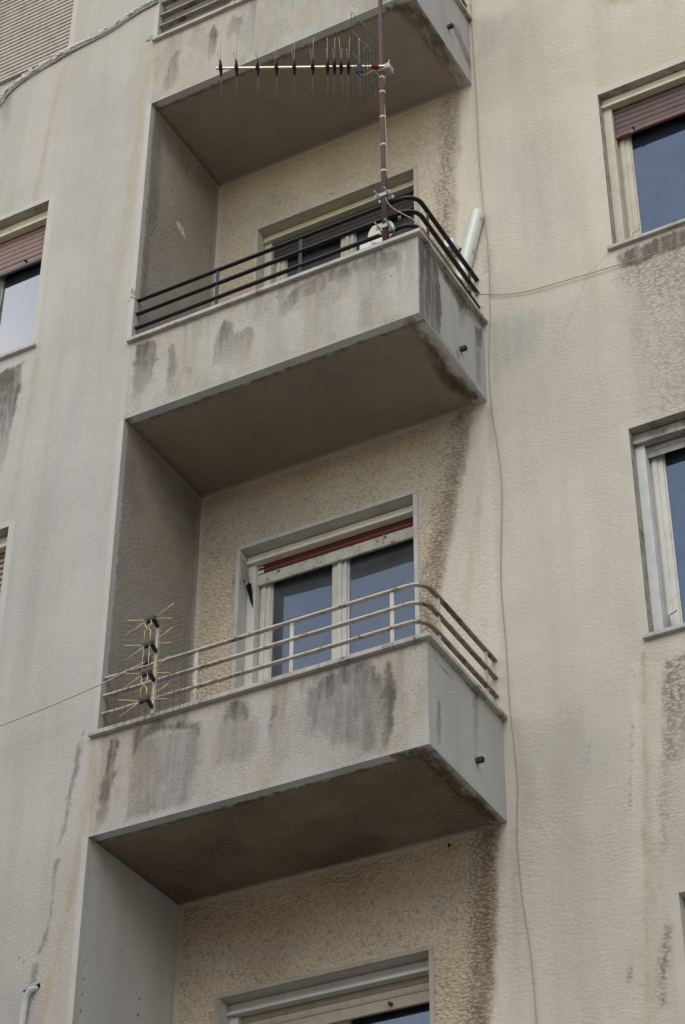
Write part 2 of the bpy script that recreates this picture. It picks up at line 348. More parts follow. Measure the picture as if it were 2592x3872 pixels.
STAINS = [
 ('fro','D',0.85,0.6,0.012,0.02,[(0.049,3.735),(0.184,3.719),(0.22,3.636),(0.214,3.463),(0.204,3.334),(0.142,3.293),(0.069,3.217),(0.046,3.161),(0.047,3.438),(0.042,3.575)]),
 ('fro','D',0.55,0.4,0.012,0.02,[(0.324,3.605),(0.36,3.604),(0.385,3.392),(0.377,3.237),(0.341,3.147),(0.307,3.226),(0.312,3.422)]),
 ('fro','D',0.2,0.4,0.012,0.02,[(0.47,3.357),(0.512,3.34),(0.523,3.243),(0.493,3.151)]),
 ('fro','D',0.7,0.5,0.012,0.02,[(0.679,3.374),(0.689,3.546),(0.742,3.671),(0.809,3.601),(0.837,3.496),(0.963,3.522),(0.984,3.42),(0.972,3.251),(0.917,3.199),(0.671,3.301)]),
 ('fro','D',0.7,0.3,0.012,0.02,[(1.158,3.531),(1.19,3.597),(1.234,3.671),(1.325,3.726),(1.405,3.717),(1.484,3.749),(1.529,3.702),(1.513,3.601),(1.395,3.58),(1.327,3.604),(1.26,3.539),(1.205,3.484)]),
 ('fro','D',0.75,0.4,0.03,0.03,[(1.529,3.729),(1.709,3.728),(1.898,3.777),(2.04,3.684),(2.038,3.564),(1.929,3.548),(1.764,3.622),(1.53,3.634)]),
 ('fro','D',0.5,0.2,0.03,0.02,[(1.898,3.763),(1.975,3.741),(2.045,3.668),(2.033,3.554),(1.951,3.564),(1.886,3.661)]),
 ('fro','D',0.3,0.3,0.012,0.02,[(2.106,3.707),(2.16,3.709),(2.162,3.521),(2.125,3.538)]),
 ('fro','O',0.35,0.6,0.05,0.03,[(0.434,3.763),(2.194,3.734),(2.191,3.588),(1.484,3.681),(0.442,3.624)]),
 ('fro','D',1.3,0,0.004,0,[(1.148,3.699),(1.159,3.694),(1.16,3.68),(1.148,3.685)]),
 ('fro','D',1.3,0,0.004,0,[(1.661,3.696),(1.672,3.691),(1.672,3.678),(1.661,3.683)]),
 ('fro','D',1.3,0,0.004,0,[(1.991,3.5),(2.002,3.495),(2.002,3.482),(1.991,3.487)]),
 ('fro','D',1.3,0,0.004,0,[(2.139,3.439),(2.15,3.435),(2.15,3.422),(2.139,3.426)]),
 ('fro','D',1.3,0,0.004,0,[(0.227,3.534),(0.239,3.529),(0.24,3.515),(0.228,3.52)]),
 ('fro','D',1.3,0,0.004,0,[(0.03,3.468),(0.042,3.463),(0.043,3.449),(0.031,3.454)]),
 ('sid','D',0.95,0.15,0.015,0.02,[(0.03,3.783),(0.159,3.786),(0.277,3.737),(0.305,3.559),(0.323,3.376),(0.3,3.144),(0.214,3.12),(0.087,3.108),(0.003,3.105)]),
 ('sid','D',0.6,0,0.02,0.02,[(0.03,3.797),(1.035,3.833),(1.003,3.732),(0.848,3.691),(0.662,3.649),(0.505,3.656),(0.287,3.718),(0.114,3.734)]),
 ('sid','M',0.9,0.2,0.02,0.02,[(0.333,3.757),(0.512,3.77),(0.693,3.77),(0.76,3.742),(0.638,3.63),(0.589,3.577),(0.552,3.695),(0.418,3.693)]),
 ('sid','D',0.45,0.6,0.02,0.02,[(0.595,3.662),(0.686,3.669),(0.635,3.428),(0.583,3.321),(0.574,3.511)]),
 ('sid','D',0.7,0.1,0.012,0.02,[(0.825,3.632),(0.943,3.712),(0.917,3.543),(0.853,3.452),(0.826,3.458)]),
 ('sid','D',0.45,0.2,0.012,0.02,[(0.826,3.458),(0.916,3.529),(0.889,3.191),(0.826,3.118),(0.818,3.307)]),
 ('sid','D',0.5,0.4,0.012,0.02,[(0.542,3.198),(0.577,3.225),(0.564,3.124),(0.535,3.089)]),
 ('sid','D',0.3,0,0.012,0.02,[(0.004,3.118),(0.13,3.143),(0.56,3.134),(0.826,3.118),(0.8,3.072),(0.002,3.079)]),
 ('fro','D',0.85,0.25,0.012,0.02,[(0.078,0.638),(0.154,0.621),(0.153,0.509),(0.143,0.309),(0.123,0.175),(0.096,0.064),(0.06,0.005),(0.043,0.019),(0.051,0.214),(0.079,0.387),(0.082,0.529)]),
 ('fro','D',0.8,0.1,0.02,0.02,[(0.276,0.628),(0.365,0.633),(0.395,0.656),(0.473,0.664),(0.492,0.607),(0.556,0.588),(0.622,0.61),(0.639,0.574),(0.722,0.566),(0.719,0.47),(0.631,0.536),(0.494,0.575),(0.379,0.578),(0.319,0.544),(0.282,0.473),(0.262,0.438)]),
 ('fro','D',0.42,0,0.03,0.02,[(0.265,0.559),(0.724,0.53),(0.721,0.29),(0.68,0.037),(0.253,0.042),(0.259,0.388)]),
 ('fro','D',0.75,0.1,0.02,0.02,[(0.877,0.62),(0.973,0.643),(1.045,0.591),(1.064,0.494),(1.009,0.47),(0.948,0.498),(0.878,0.498)]),
 ('fro','D',0.33,0,0.04,0.02,[(0.871,0.53),(1.068,0.513),(1.1,0.464),(1.101,0.265),(1.039,0.224),(0.839,0.25),(0.846,0.417)]),
 ('fro','D',0.6,0.4,0.012,0.02,[(1.192,0.527),(1.219,0.519),(1.22,0.409),(1.194,0.288),(1.179,0.292)]),
 ('fro','D',0.85,0.35,0.03,0.035,[(1.422,0.331),(1.438,0.544),(1.52,0.62),(1.578,0.623),(1.666,0.636),(1.801,0.645),(1.867,0.584),(1.914,0.471),(1.894,0.33),(1.838,0.385),(1.791,0.478),(1.733,0.466),(1.656,0.519),(1.599,0.496),(1.531,0.476),(1.484,0.371)]),
 ('fro','D',0.95,0.1,0.02,0.02,[(1.934,0.594),(1.966,0.504),(1.993,0.417),(1.982,0.284),(1.971,0.162),(1.943,0.104),(1.919,0.035),(1.892,0.042),(1.903,0.259),(1.894,0.359),(1.914,0.5)]),
 ('fro','D',0.5,0,0.07,0.04,[(1.453,0.49),(1.617,0.591),(1.8,0.575),(1.904,0.464),(1.912,0.256),(1.901,0.04),(1.808,0.047),(1.62,0.138),(1.525,0.223),(1.418,0.302)]),
 ('fro','O',0.45,0.3,0.03,0.02,[(1.549,0.672),(2.03,0.684),(2.009,0.571),(2.054,0.399),(2.069,0.22),(2.03,0.06),(1.984,0.073),(1.997,0.377),(1.905,0.603),(1.617,0.611)]),
 ('fro','O',0.4,0,0.04,0.03,[(0.063,0.681),(2.03,0.695),(2.029,0.634),(1.52,0.641),(1.024,0.617),(0.07,0.607)]),
 ('fro','O',0.3,0.3,0.03,0.02,[(-0.021,0.672),(0.28,0.637),(0.261,0.337),(0.2,0.056),(0.06,-0.005),(0.098,0.281)]),
 ('fro','O',0.3,0.3,0.03,0.02,[(0.722,0.561),(0.854,0.573),(0.817,0.283),(0.779,0.049),(0.679,0.047)]),
 ('fro','L',0.35,0,0.02,0.02,[(1.972,0.634),(2.18,0.669),(2.175,0.03),(2.011,0.038),(2.068,0.164),(2.043,0.365),(1.989,0.479)]),
 ('sid','D',0.55,0.1,0.012,0.02,[(0.122,0.341),(0.159,0.332),(0.133,0.202),(0.144,0.065),(0.108,0.065),(0.094,0.153)]),
 ('sid','D',0.75,0,0.015,0.02,[(0.009,0.693),(0.142,0.73),(0.508,0.727),(0.748,0.728),(1.016,0.73),(0.989,0.674),(0.705,0.694),(0.62,0.626),(0.425,0.66),(0.196,0.67),(0.017,0.647)]),
 ('sid','M',0.5,0,0.012,0.02,[(0.585,0.688),(0.686,0.703),(0.649,0.622),(0.6,0.625)]),
 ('sid','D',0.38,0.2,0.03,0.02,[(0.583,0.667),(0.653,0.675),(0.627,0.418),(0.598,0.225),(0.566,0.189),(0.566,0.435)]),
 ('sid','D',0.4,0.4,0.012,0.02,[(0.575,0.174),(0.609,0.192),(0.589,0.104),(0.569,0.104)]),
 ('sid','L',0.3,0,0.05,0.02,[(0.016,0.626),(0.967,0.662),(0.945,0.011),(0.015,0.016)]),
 ('sid','D',0.5,0,0.012,0.02,[(0.628,6.498),(0.786,6.578),(1.131,6.335),(1.071,6.242)]),
 ('sofB','D',0.8,0,0.03,0.03,[(2.093,0.027),(2.128,0.053),(2.132,0.192),(2.124,0.334),(2.12,0.514),(2.102,0.639),(2.138,0.743),(2.145,0.885),(2.139,0.943),(2.084,0.852),(2.036,0.705),(2.033,0.602),(2.084,0.329),(2.105,0.161),(2.07,0.062)]),
 ('sofB','R',0.8,0,0.05,0.03,[(2.112,0.23),(2.13,0.321),(2.114,0.461),(2.102,0.639),(2.138,0.743),(2.116,0.922),(2.025,0.751),(2.036,0.553),(2.084,0.329)]),
 ('sofC','D',0.8,0,0.03,0.03,[(1.954,-0.014),(2.147,0.036),(2.154,0.111),(2.155,0.276),(2.14,0.492),(2.111,0.533),(2.163,0.695),(2.148,0.903),(2.137,0.956),(2.11,0.843),(2.096,0.64),(2.074,0.494),(2.096,0.3),(2.104,0.139),(1.924,0.042)]),
 ('sofC','R',0.9,0,0.06,0.03,[(2.111,0.034),(2.154,0.111),(2.155,0.294),(2.14,0.492),(2.163,0.695),(2.148,0.903),(2.125,0.97),(2.08,0.787),(2.059,0.562),(2.067,0.34),(2.075,0.141)]),
 ('sofA','D',0.8,0,0.04,0.03,[(1.932,0.035),(2.052,0.038),(2.16,0.112),(2.168,0.288),(2.176,0.514),(2.155,0.73),(2.119,0.678),(2.111,0.399),(2.103,0.174)]),
 ('sofA','R',0.7,0,0.06,0.03,[(2.04,0.062),(2.154,0.124),(2.162,0.347),(2.172,0.772),(2.147,0.924),(2.088,0.792),(2.06,0.403)]),
 ('sofA','L',0.5,0,0.03,0.05,[(1.998,0.071),(2.096,0.046),(2.112,0.086),(2.046,0.097),(1.967,0.179),(1.983,0.125)]),
 ('fro','D',0.6,0.1,0.012,0.02,[(-0.092,0.734),(-0.105,0.643),(-0.117,0.543),(-0.127,0.423),(-0.149,0.317),(-0.159,0.2),(-0.169,0.093),(-0.187,0.009),(-0.207,-0.005),(-0.186,0.157),(-0.166,0.322),(-0.153,0.471),(-0.146,0.613),(-0.123,0.722)]),
 ('fro','D',0.5,0,0.012,0.02,[(-0.213,-0.082),(-0.196,-0.096),(-0.199,-0.211),(-0.203,-0.324),(-0.205,-0.456),(-0.225,-0.581),(-0.258,-0.657),(-0.285,-0.66),(-0.25,-0.538),(-0.22,-0.415),(-0.223,-0.224),(-0.224,-0.118)]),
 ('fro','D',0.5,0,0.012,0.02,[(-0.263,-0.72),(-0.272,-0.826),(-0.31,-0.836),(-0.303,-0.729)]),
 ('fro','O',0.75,0,0.03,0.02,[(-0.029,0.664),(-0.002,0.635),(0.004,0.509),(-0.001,0.208),(-0.02,-0.033),(-0.04,-0.269),(-0.096,-0.537),(-0.151,-0.888),(-0.19,-1.094),(-0.257,-1.081),(-0.203,-0.877),(-0.155,-0.662),(-0.116,-0.439),(-0.086,-0.114),(-0.072,0.177),(-0.046,0.472)]),
 ('fro','O',0.6,0,0.03,0.02,[(-0.914,7.069),(-0.853,7.036),(-0.876,6.836),(-0.906,6.574),(-0.932,6.28),(-0.954,5.958),(-0.957,5.601),(-1.03,5.637),(-0.998,5.98),(-0.977,6.303),(-0.952,6.598),(-0.937,6.869)]),
 ('fro','O',0.85,0.75,0.03,0.02,[(-0.076,6.889),(0.002,6.863),(0.011,6.631),(-0.031,6.449),(-0.051,6.156),(-0.049,5.745),(-0.067,5.279),(-0.091,4.907),(-0.114,4.545),(-0.129,4.262),(-0.134,3.714),(-0.211,3.747),(-0.195,4.291),(-0.172,4.795),(-0.162,5.325),(-0.132,5.787),(-0.118,6.326),(-0.089,6.686)]),
 ('fro','G',0.4,0,0.15,0.05,[(-0.661,6.825),(-0.461,6.803),(-0.25,5.93),(-0.211,5.117),(-0.254,4.39),(-0.328,3.795),(-0.591,3.906),(-0.635,4.858),(-0.775,5.706)]),
 ('fro','G',0.5,0,0.06,0.03,[(-0.223,6.621),(-0.166,6.608),(-0.18,5.893),(-0.224,5.434),(-0.252,4.983),(-0.32,4.419),(-0.387,4.449),(-0.321,5.169),(-0.251,5.767)]),
 ('fro','G',0.5,0,0.08,0.03,[(-0.387,3.892),(-0.334,3.869),(-0.373,3.475),(-0.446,2.847),(-0.518,2.372),(-0.55,1.902),(-0.579,1.338),(-0.651,1.36),(-0.637,2.05),(-0.583,2.644),(-0.487,3.253)]),
 ('fro','G',0.45,0,0.06,0.04,[(-1.495,7.008),(-1.332,7.01),(-1.263,6.797),(-1.244,6.271),(-1.347,5.823)]),
 ('fro','G',0.8,0,0.06,0.04,[(-0.519,-0.809),(-0.311,-0.827),(-0.334,-1.065),(-0.491,-1.032)]),
 ('fro','D',0.5,0.6,0.04,0.02,[(-1.479,7.0),(-1.406,7.014),(-1.365,6.85),(-1.365,6.676),(-1.405,6.523)]),
 ('fro','D',0.9,0.4,0.015,0.02,[(-1.106,3.946),(-1.064,3.978),(-0.983,3.959),(-0.92,3.975),(-0.913,3.859),(-0.917,3.722),(-0.93,3.562),(-0.956,3.303),(-0.967,3.135),(-0.975,3.046),(-1.063,2.948),(-1.195,3.975)]),
 ('fro','L',0.9,0,0.03,0.02,[(-1.052,3.777),(-1.0,3.769),(-0.964,3.631),(-0.973,3.444),(-0.999,3.239),(-1.041,3.07),(-1.108,3.497)]),
 ('fro','O',0.5,0,0.03,0.02,[(-0.806,4.054),(-0.768,3.911),(-0.782,3.778),(-0.808,3.446),(-0.821,3.118),(-0.833,2.799),(-0.866,2.558),(-0.917,2.576),(-0.88,2.88),(-0.855,3.197),(-0.829,3.522),(-0.81,3.859)]),
 ('fro','D',0.6,0.3,0.012,0.02,[(0.136,6.597),(0.222,6.627),(0.221,6.413),(0.204,6.254),(0.08,6.203),(0.114,6.404)]),
 ('fro','D',0.8,0.5,0.012,0.02,[(0.481,6.697),(0.519,6.745),(0.564,6.633),(0.55,6.504),(0.511,6.356),(0.5,6.261),(0.48,6.491)]),
 ('fro','D',0.45,0.3,0.012,0.02,[(0.634,6.697),(0.691,6.751),(0.773,6.704),(0.755,6.559),(0.745,6.394),(0.711,6.584),(0.644,6.468)]),
 ('fro','O',0.35,0.3,0.06,0.02,[(-0.077,6.907),(0.724,6.889),(0.757,6.054),(0.47,6.11),(0.335,6.183),(0.067,6.193),(-0.003,6.231)]),
 ('bac','O',0.55,0,0.03,0.02,[(2.084,2.295),(2.041,2.131),(1.989,1.856),(1.925,1.534),(1.909,1.361),(1.969,1.361),(1.985,1.534),(2.049,1.856),(2.101,2.131),(2.144,2.295)]),
 ('bac','G',1.0,0,0.03,0.02,[(2.168,3.043),(2.168,2.776),(2.118,2.608),(2.065,2.211),(2.115,2.211),(2.168,2.608),(2.218,2.776),(2.218,3.043)]),
 ('bac','O',0.5,0.3,0.04,0.02,[(2.127,5.688),(2.113,5.3),(2.113,4.963),(2.203,4.963),(2.203,5.3),(2.217,5.688)]),
 ('bac','O',0.5,0,0.03,0.02,[(2.177,-0.308),(2.161,-0.735),(2.129,-1.202),(2.179,-1.202),(2.211,-0.735),(2.227,-0.308)]),
 ('bac','O',0.9,0,0.02,0.02,[(3.071,0.857),(3.046,0.458),(3.023,0.073),(2.969,-0.335),(2.957,-0.649),(2.907,-1.359),(2.927,-1.359),(2.977,-0.649),(2.989,-0.335),(3.043,0.073),(3.066,0.458),(3.091,0.857)]),
 ('bac','O',0.4,0,0.04,0.02,[(3.084,0.849),(3.057,0.45),(3.028,0.068),(2.987,-0.343),(2.959,-0.653),(2.908,-1.362),(2.958,-1.362),(3.009,-0.653),(3.037,-0.343),(3.078,0.068),(3.107,0.45),(3.134,0.849)]),
 ('bac','L',0.5,0,0.03,0.02,[(3.004,0.829),(3.068,0.81),(2.977,-0.335),(2.95,-0.645),(2.882,-0.628)]),
 ('bac','L',0.4,0,0.03,0.02,[(3.113,0.796),(3.194,0.771),(3.097,-0.365),(3.02,-0.345)]),
 ('bac','D',0.85,0,0.02,0.02,[(3.169,3.951),(3.257,3.973),(3.65,3.989),(3.788,3.993),(3.773,3.849),(3.458,3.832),(3.297,3.817),(3.182,3.842)]),
 ('bac','K',0.8,0.5,0.08,0.02,[(3.194,3.857),(3.775,3.862),(3.728,3.416),(3.574,3.223),(3.358,3.317),(3.229,3.638),(3.163,3.735)]),
 ('bac','K',0.45,0,0.2,0.02,[(3.229,3.638),(3.741,3.542),(3.615,2.34),(3.282,2.47)]),
 ('bac','K',1.0,0.4,0.03,0.02,[(3.213,0.775),(3.452,0.793),(3.377,0.074),(3.151,0.118),(3.171,0.524)]),
 ('bac','K',0.5,0,0.03,0.02,[(3.139,0.179),(3.174,0.169),(3.114,-0.369),(3.047,-0.623),(3.092,-0.132)]),
 ('bac','K',0.9,0,0.03,0.02,[(3.052,-0.845),(3.09,-0.853),(3.074,-0.979),(3.019,-1.287),(2.987,-1.281),(3.004,-1.049)]),
 ('bac','K',0.7,0,0.01,0.02,[(2.969,0.441),(2.916,-0.087),(2.93,-0.087),(2.983,0.441)]),
 ('bac','K',0.7,0,0.01,0.02,[(2.85,-0.93),(2.831,-1.106),(2.845,-1.106),(2.864,-0.93)]),
 ('bac','G',0.9,0,0.08,0.02,[(2.241,0.696),(2.313,0.573),(2.403,0.148),(2.336,-0.048),(2.244,-0.024),(2.236,0.392)]),
 ('bac','G',0.6,0,0.2,0.02,[(2.51,0.669),(2.789,0.587),(2.756,0.149),(2.477,0.128),(2.302,0.373)]),
 ('bac','G',0.9,0,0.12,0.02,[(2.22,3.83),(2.388,3.812),(2.601,3.651),(2.476,3.371),(2.252,3.266),(2.206,3.484)]),
 ('bac','G',0.7,0,0.04,0.02,[(2.223,4.451),(2.291,4.419),(2.284,3.996),(2.217,4.026)]),
 ('bac','G',0.8,0,0.1,0.02,[(2.234,6.86),(2.508,6.755),(2.432,6.455),(2.242,6.391)]),
 ('bac','G',0.6,0,0.25,0.02,[(2.271,5.557),(2.451,5.543),(2.792,5.289),(2.966,4.456),(2.668,4.168),(2.292,4.631)]),
 ('bac','O',0.8,0,0.05,0.02,[(3.179,6.642),(3.578,6.408),(3.456,6.361),(3.282,6.411)]),
 ('bac','D',0.5,0,0.004,0.002,[(3.103,3.993),(3.035,3.955),(2.989,3.908),(2.955,3.895),(2.963,3.895),(2.997,3.908),(3.043,3.955),(3.111,3.993)]),
 ('bac','D',0.22,0,0.004,0.002,[(2.955,3.895),(2.904,3.782),(2.852,3.669),(2.789,3.535),(2.72,3.379),(2.728,3.379),(2.797,3.535),(2.86,3.669),(2.912,3.782),(2.963,3.895)]),
 ('ret','D',0.55,0,0.04,0.02,[(0.066,6.126),(0.17,6.077),(0.164,5.632),(0.19,5.184),(0.126,4.748),(0.125,4.307),(0.073,4.25),(0.07,4.626),(0.073,5.234),(0.057,5.855)]),
 ('ret','D',0.5,0,0.08,0.02,[(0.066,6.126),(0.924,6.064),(0.934,5.94),(0.675,5.855),(0.244,5.868)]),
 ('ret','X',1.0,0,0.006,0.006,[(0.421,5.309),(0.475,5.333),(0.534,5.314),(0.57,5.239),(0.505,5.242),(0.455,5.261)]),
 ('ret','D',0.4,0,0.12,0.02,[(0.058,3.078),(0.953,3.088),(0.986,2.706),(0.835,2.865),(0.44,2.985),(0.195,3.008),(0.221,2.457),(0.078,2.609)]),
 ('ret','D',1.3,0,0.004,0,[(0.067,-0.739),(0.081,-0.733),(0.083,-0.745),(0.069,-0.751)]),
 ('ret','D',1.3,0,0.004,0,[(0.067,-0.837),(0.081,-0.831),(0.083,-0.843),(0.069,-0.849)]),
 ('ret','D',1.3,0,0.004,0,[(0.061,-0.932),(0.075,-0.926),(0.077,-0.938),(0.063,-0.944)]),
 ('ret','D',1.3,0,0.004,0,[(0.06,-1.03),(0.074,-1.024),(0.076,-1.036),(0.062,-1.041)]),
 ('ret','D',1.3,0,0.004,0,[(0.613,-0.74),(0.629,-0.734),(0.63,-0.746),(0.615,-0.752)]),
 ('ret','D',1.3,0,0.004,0,[(0.61,-0.837),(0.625,-0.831),(0.627,-0.843),(0.612,-0.849)]),
 ('fro','D',1.3,0,0.004,0,[(-0.102,-0.427),(-0.091,-0.429),(-0.09,-0.439),(-0.101,-0.436)]),
 ('fro','D',1.3,0,0.004,0,[(-0.411,-0.648),(-0.4,-0.651),(-0.399,-0.66),(-0.41,-0.658)]),
 ('fro','D',1.3,0,0.004,0,[(-0.376,-0.685),(-0.366,-0.688),(-0.365,-0.697),(-0.375,-0.695)]),
 ('fro','D',0.8,0,0.003,0.001,[(2.063,0.701),(2.068,0.699),(2.089,0.683),(2.084,0.684)]),
 ('fro','D',0.8,0,0.003,0.001,[(2.084,0.684),(2.089,0.683),(2.116,0.664),(2.112,0.665)]),
 ('fro','D',0.8,0,0.003,0.001,[(2.112,0.665),(2.116,0.664),(2.149,0.641),(2.144,0.642)]),
 ('fro','D',0.8,0,0.003,0.001,[(2.144,0.642),(2.149,0.641),(2.186,0.605),(2.181,0.607)]),
 ('fro','D',0.5,0,0.003,0.001,[(2.102,0.663),(2.107,0.662),(2.116,0.634),(2.111,0.635)]),
 ('fro','D',0.5,0,0.003,0.001,[(2.111,0.635),(2.116,0.634),(2.114,0.615),(2.109,0.616)]),
 ('sid','D',0.8,0,0.003,0.001,[(0.008,0.557),(0.018,0.563),(0.103,0.597),(0.093,0.591)]),
 ('sid','D',0.8,0,0.003,0.001,[(0.093,0.591),(0.103,0.597),(0.149,0.588),(0.139,0.583)]),
 ('sid','D',0.8,0,0.003,0.001,[(0.139,0.583),(0.149,0.588),(0.234,0.587),(0.224,0.581)]),
 ('sid','D',0.8,0,0.003,0.001,[(0.224,0.581),(0.234,0.587),(0.291,0.584),(0.28,0.578)]),
 ('sid','D',0.8,0,0.003,0.001,[(0.28,0.578),(0.291,0.584),(0.319,0.585),(0.309,0.579)]),
 ('bac','D',0.6,0,0.003,0.001,[(2.989,0.782),(2.993,0.781),(3.014,0.749),(3.009,0.75)]),
 ('bac','D',0.6,0,0.003,0.001,[(3.009,0.75),(3.014,0.749),(3.025,0.71),(3.02,0.711)]),
 ('bac','D',0.35,0,0.003,0.001,[(2.725,0.394),(2.73,0.393),(2.7,0.302),(2.696,0.303)]),
 ('bac','D',0.35,0,0.003,0.001,[(2.696,0.303),(2.7,0.302),(2.692,0.245),(2.687,0.247)]),
 ('bac','D',0.5,0,0.003,0.001,[(2.803,-0.927),(2.808,-0.928),(2.833,-0.929),(2.829,-0.928)]),
 ('bac','D',0.5,0,0.003,0.001,[(2.829,-0.928),(2.833,-0.929),(2.853,-0.947),(2.849,-0.946)]),
 ('fro','D',0.8,0,0.003,0.001,[(-0.094,4.182),(-0.088,4.179),(-0.05,4.177),(-0.057,4.18)]),
 ('fro','D',0.8,0,0.003,0.001,[(-0.057,4.18),(-0.05,4.177),(-0.019,4.185),(-0.026,4.188)]),
 ('fro','D',0.4,0,0.003,0.001,[(-1.388,6.951),(-1.38,6.947),(-1.387,6.827),(-1.395,6.831)]),
 ('fro','D',0.4,0,0.003,0.001,[(-1.395,6.831),(-1.387,6.827),(-1.358,6.672),(-1.366,6.676)]),
]

def sstep(x): x = np.clip(x, 0, 1); return x*x*(3-2*x)
def apply_poly(F, u, v, ch, st, fade, soft, jag, poly, seed):
    P = np.array(poly); m = soft+jag+.02
    lo = P.min(0)-m; hi = P.max(0)+m
    sel = np.where((u > lo[0]) & (u < hi[0]) & (v > lo[1]) & (v < hi[1]))[0]
    if not len(sel): return
    uu, vv = u[sel], v[sel]
    d_ = polydist(uu, vv, poly)
    d_ = d_+fbm(uu, vv*.4, 26, seed)*jag*2.6+fbm(uu, vv*.7, 80, seed+5)*jag*1.3
    k = sstep((d_+soft)/(2*soft))*st
    if fade:
        t = np.clip((P[:, 1].max()-vv)/(np.ptp(P[:, 1])+1e-6), 0, 1); k = k*(1-fade*t)
        if ch == 'D': k = k*(1-min(1, fade*2.2)*t**3)
    if ch == 'U': k = k*(.95+.25*fbm(uu, vv, 4, seed+9))
    else: k = k*np.clip(.95+1.1*fbm(uu*1.6, vv*.16, 24, seed+9)+.5*fbm(uu, vv, 16, seed+2), .1, 1.3)
    c = CH[ch]; F[sel, c] = np.maximum(F[sel, c], k)
def coords(a, b, breaks, fine_lo, fine_hi, step, coarse=.25):
    pts = sorted(set([a, b, max(a, fine_lo), min(b, fine_hi)]+[x for x in breaks if a < x < b])); out = [pts[0]]
    for p, q in zip(pts, pts[1:]):
        mid = (p+q)/2; s_ = step if fine_lo <= mid <= fine_hi else coarse
        n = max(1, int(math.ceil((q-p)/s_))); out += [p+(q-p)*(i+1)/n for i in range(n)]
    return np.array(out)
def grid(name, surf, ax, val, ur, vr, holes, mat, parent, extra=None, step=.011, fine=(-9, 9, -9, 9), flip=False, vis=True):
    """flat wall sheet with openings; ax = axis it faces, painted wear and tone stored per vertex"""
    us = coords(ur[0], ur[1], [h[0] for h in holes]+[h[1] for h in holes], fine[0], fine[1], step)
    vs = coords(vr[0], vr[1], [h[2] for h in holes]+[h[3] for h in holes], fine[2], fine[3], step)
    nu, nv = len(us), len(vs); U, V = np.meshgrid(us, vs, indexing='ij'); u = U.ravel(); v = V.ravel()
    co = np.zeros((nu*nv, 3)); a, b = {0: (1, 2), 1: (0, 2), 2: (0, 1)}[ax]
    co[:, ax] = val; co[:, a] = u; co[:, b] = v
    uc = (us[:-1]+us[1:])/2; vc = (vs[:-1]+vs[1:])/2; UC, VC = np.meshgrid(uc, vc, indexing='ij')
    keep = np.ones(UC.shape, bool)
    for h in holes: keep &= ~((UC > h[0]) & (UC < h[1]) & (VC > h[2]) & (VC < h[3]))
    I, J = np.nonzero(keep); q = np.stack([I*nv+J, (I+1)*nv+J, (I+1)*nv+J+1, I*nv+J+1], 1)
    if flip: q = q[:, ::-1]
    me = bpy.data.meshes.new(name)
    me.vertices.add(len(co)); me.vertices.foreach_set('co', co.ravel())
    me.loops.add(q.size); me.loops.foreach_set('vertex_index', q.ravel().astype(np.int32))
    me.polygons.add(len(q)); me.polygons.foreach_set('loop_start', np.arange(0, q.size, 4, dtype=np.int32))
    me.update(calc_edges=True); me.validate()
    F = np.zeros((len(co), 12))
    for i, (sf, ch, st, fade, soft, jag, poly) in enumerate(STAINS):
        if sf == surf: apply_poly(F, u, v, ch, st, fade, soft, jag, poly, 40+i*3)
    if extra: extra(F, u, v)
    for k in range(3):
        at = me.color_attributes.new('wear%d' % (k+1), 'FLOAT_COLOR', 'POINT')
        at.data.foreach_set('color', np.clip(F[:, 4*k:4*k+4], 0, 1.2).astype(np.float32).ravel())
    return link(name, me, mat, parent)
def band(F, u, v, ch, d, w, seed, st=1.0, jag=.006, soft=.004):
    """d = distance from an edge (array); marks d<w"""
    k = sstep((w-d+fbm(u, v, 30, seed)*jag*2)/(2*soft)+.5)*st*(d > -.001)
    F[:, CH[ch]] = np.maximum(F[:, CH[ch]], k)
def rectdist(u, v, r):
    dx = np.maximum(np.maximum(r[0]-u, u-r[1]), 0); dy = np.maximum(np.maximum(r[2]-v, v-r[3]), 0); return np.hypot(dx, dy)

# ------------------------------------------------------------------ openings
LX0, LX1 = -2.0, -0.862
LWIN = [(LX0, LX1, 7.20, 8.66), (LX0, LX1, 4.105, 5.56), (LX0, LX1, 1.03, 2.525), (LX0, LX1, -2.05, -.62)]
RX0, RX1 = 3.148, 4.56
RWIN = [(RX0, RX1, 7.12, 8.59), (RX0-.003, RX1, 4.045, 5.53), (RX0-.02, RX1, .965, 2.50), (RX0, RX1, -2.12, -.672)]
DOORS = [(.377, 1.691, 6.33, 8.60), (.377, 1.691, 3.27, 5.505), (.338, 1.634, .17, 2.532), (.325, 1.675, -2.93, -.675)]

bld = empty('apartment_building', (0, 0, GZ))
tag(bld, 'stained grey and beige plastered apartment block with recessed concrete balconies', 'building')
def bpart(name, parent=None):
    o = empty(name, (0, 0, 0), parent or bld)
    o.matrix_parent_inverse = Matrix.Translation((0, 0, -GZ)) if (parent or bld) is bld else Matrix()
    return o
def under(o):           # keep world coordinates although the building's origin is at street level
    o.parent = bld; o.matrix_parent_inverse = Matrix.Translation((0, 0, -GZ)); return o

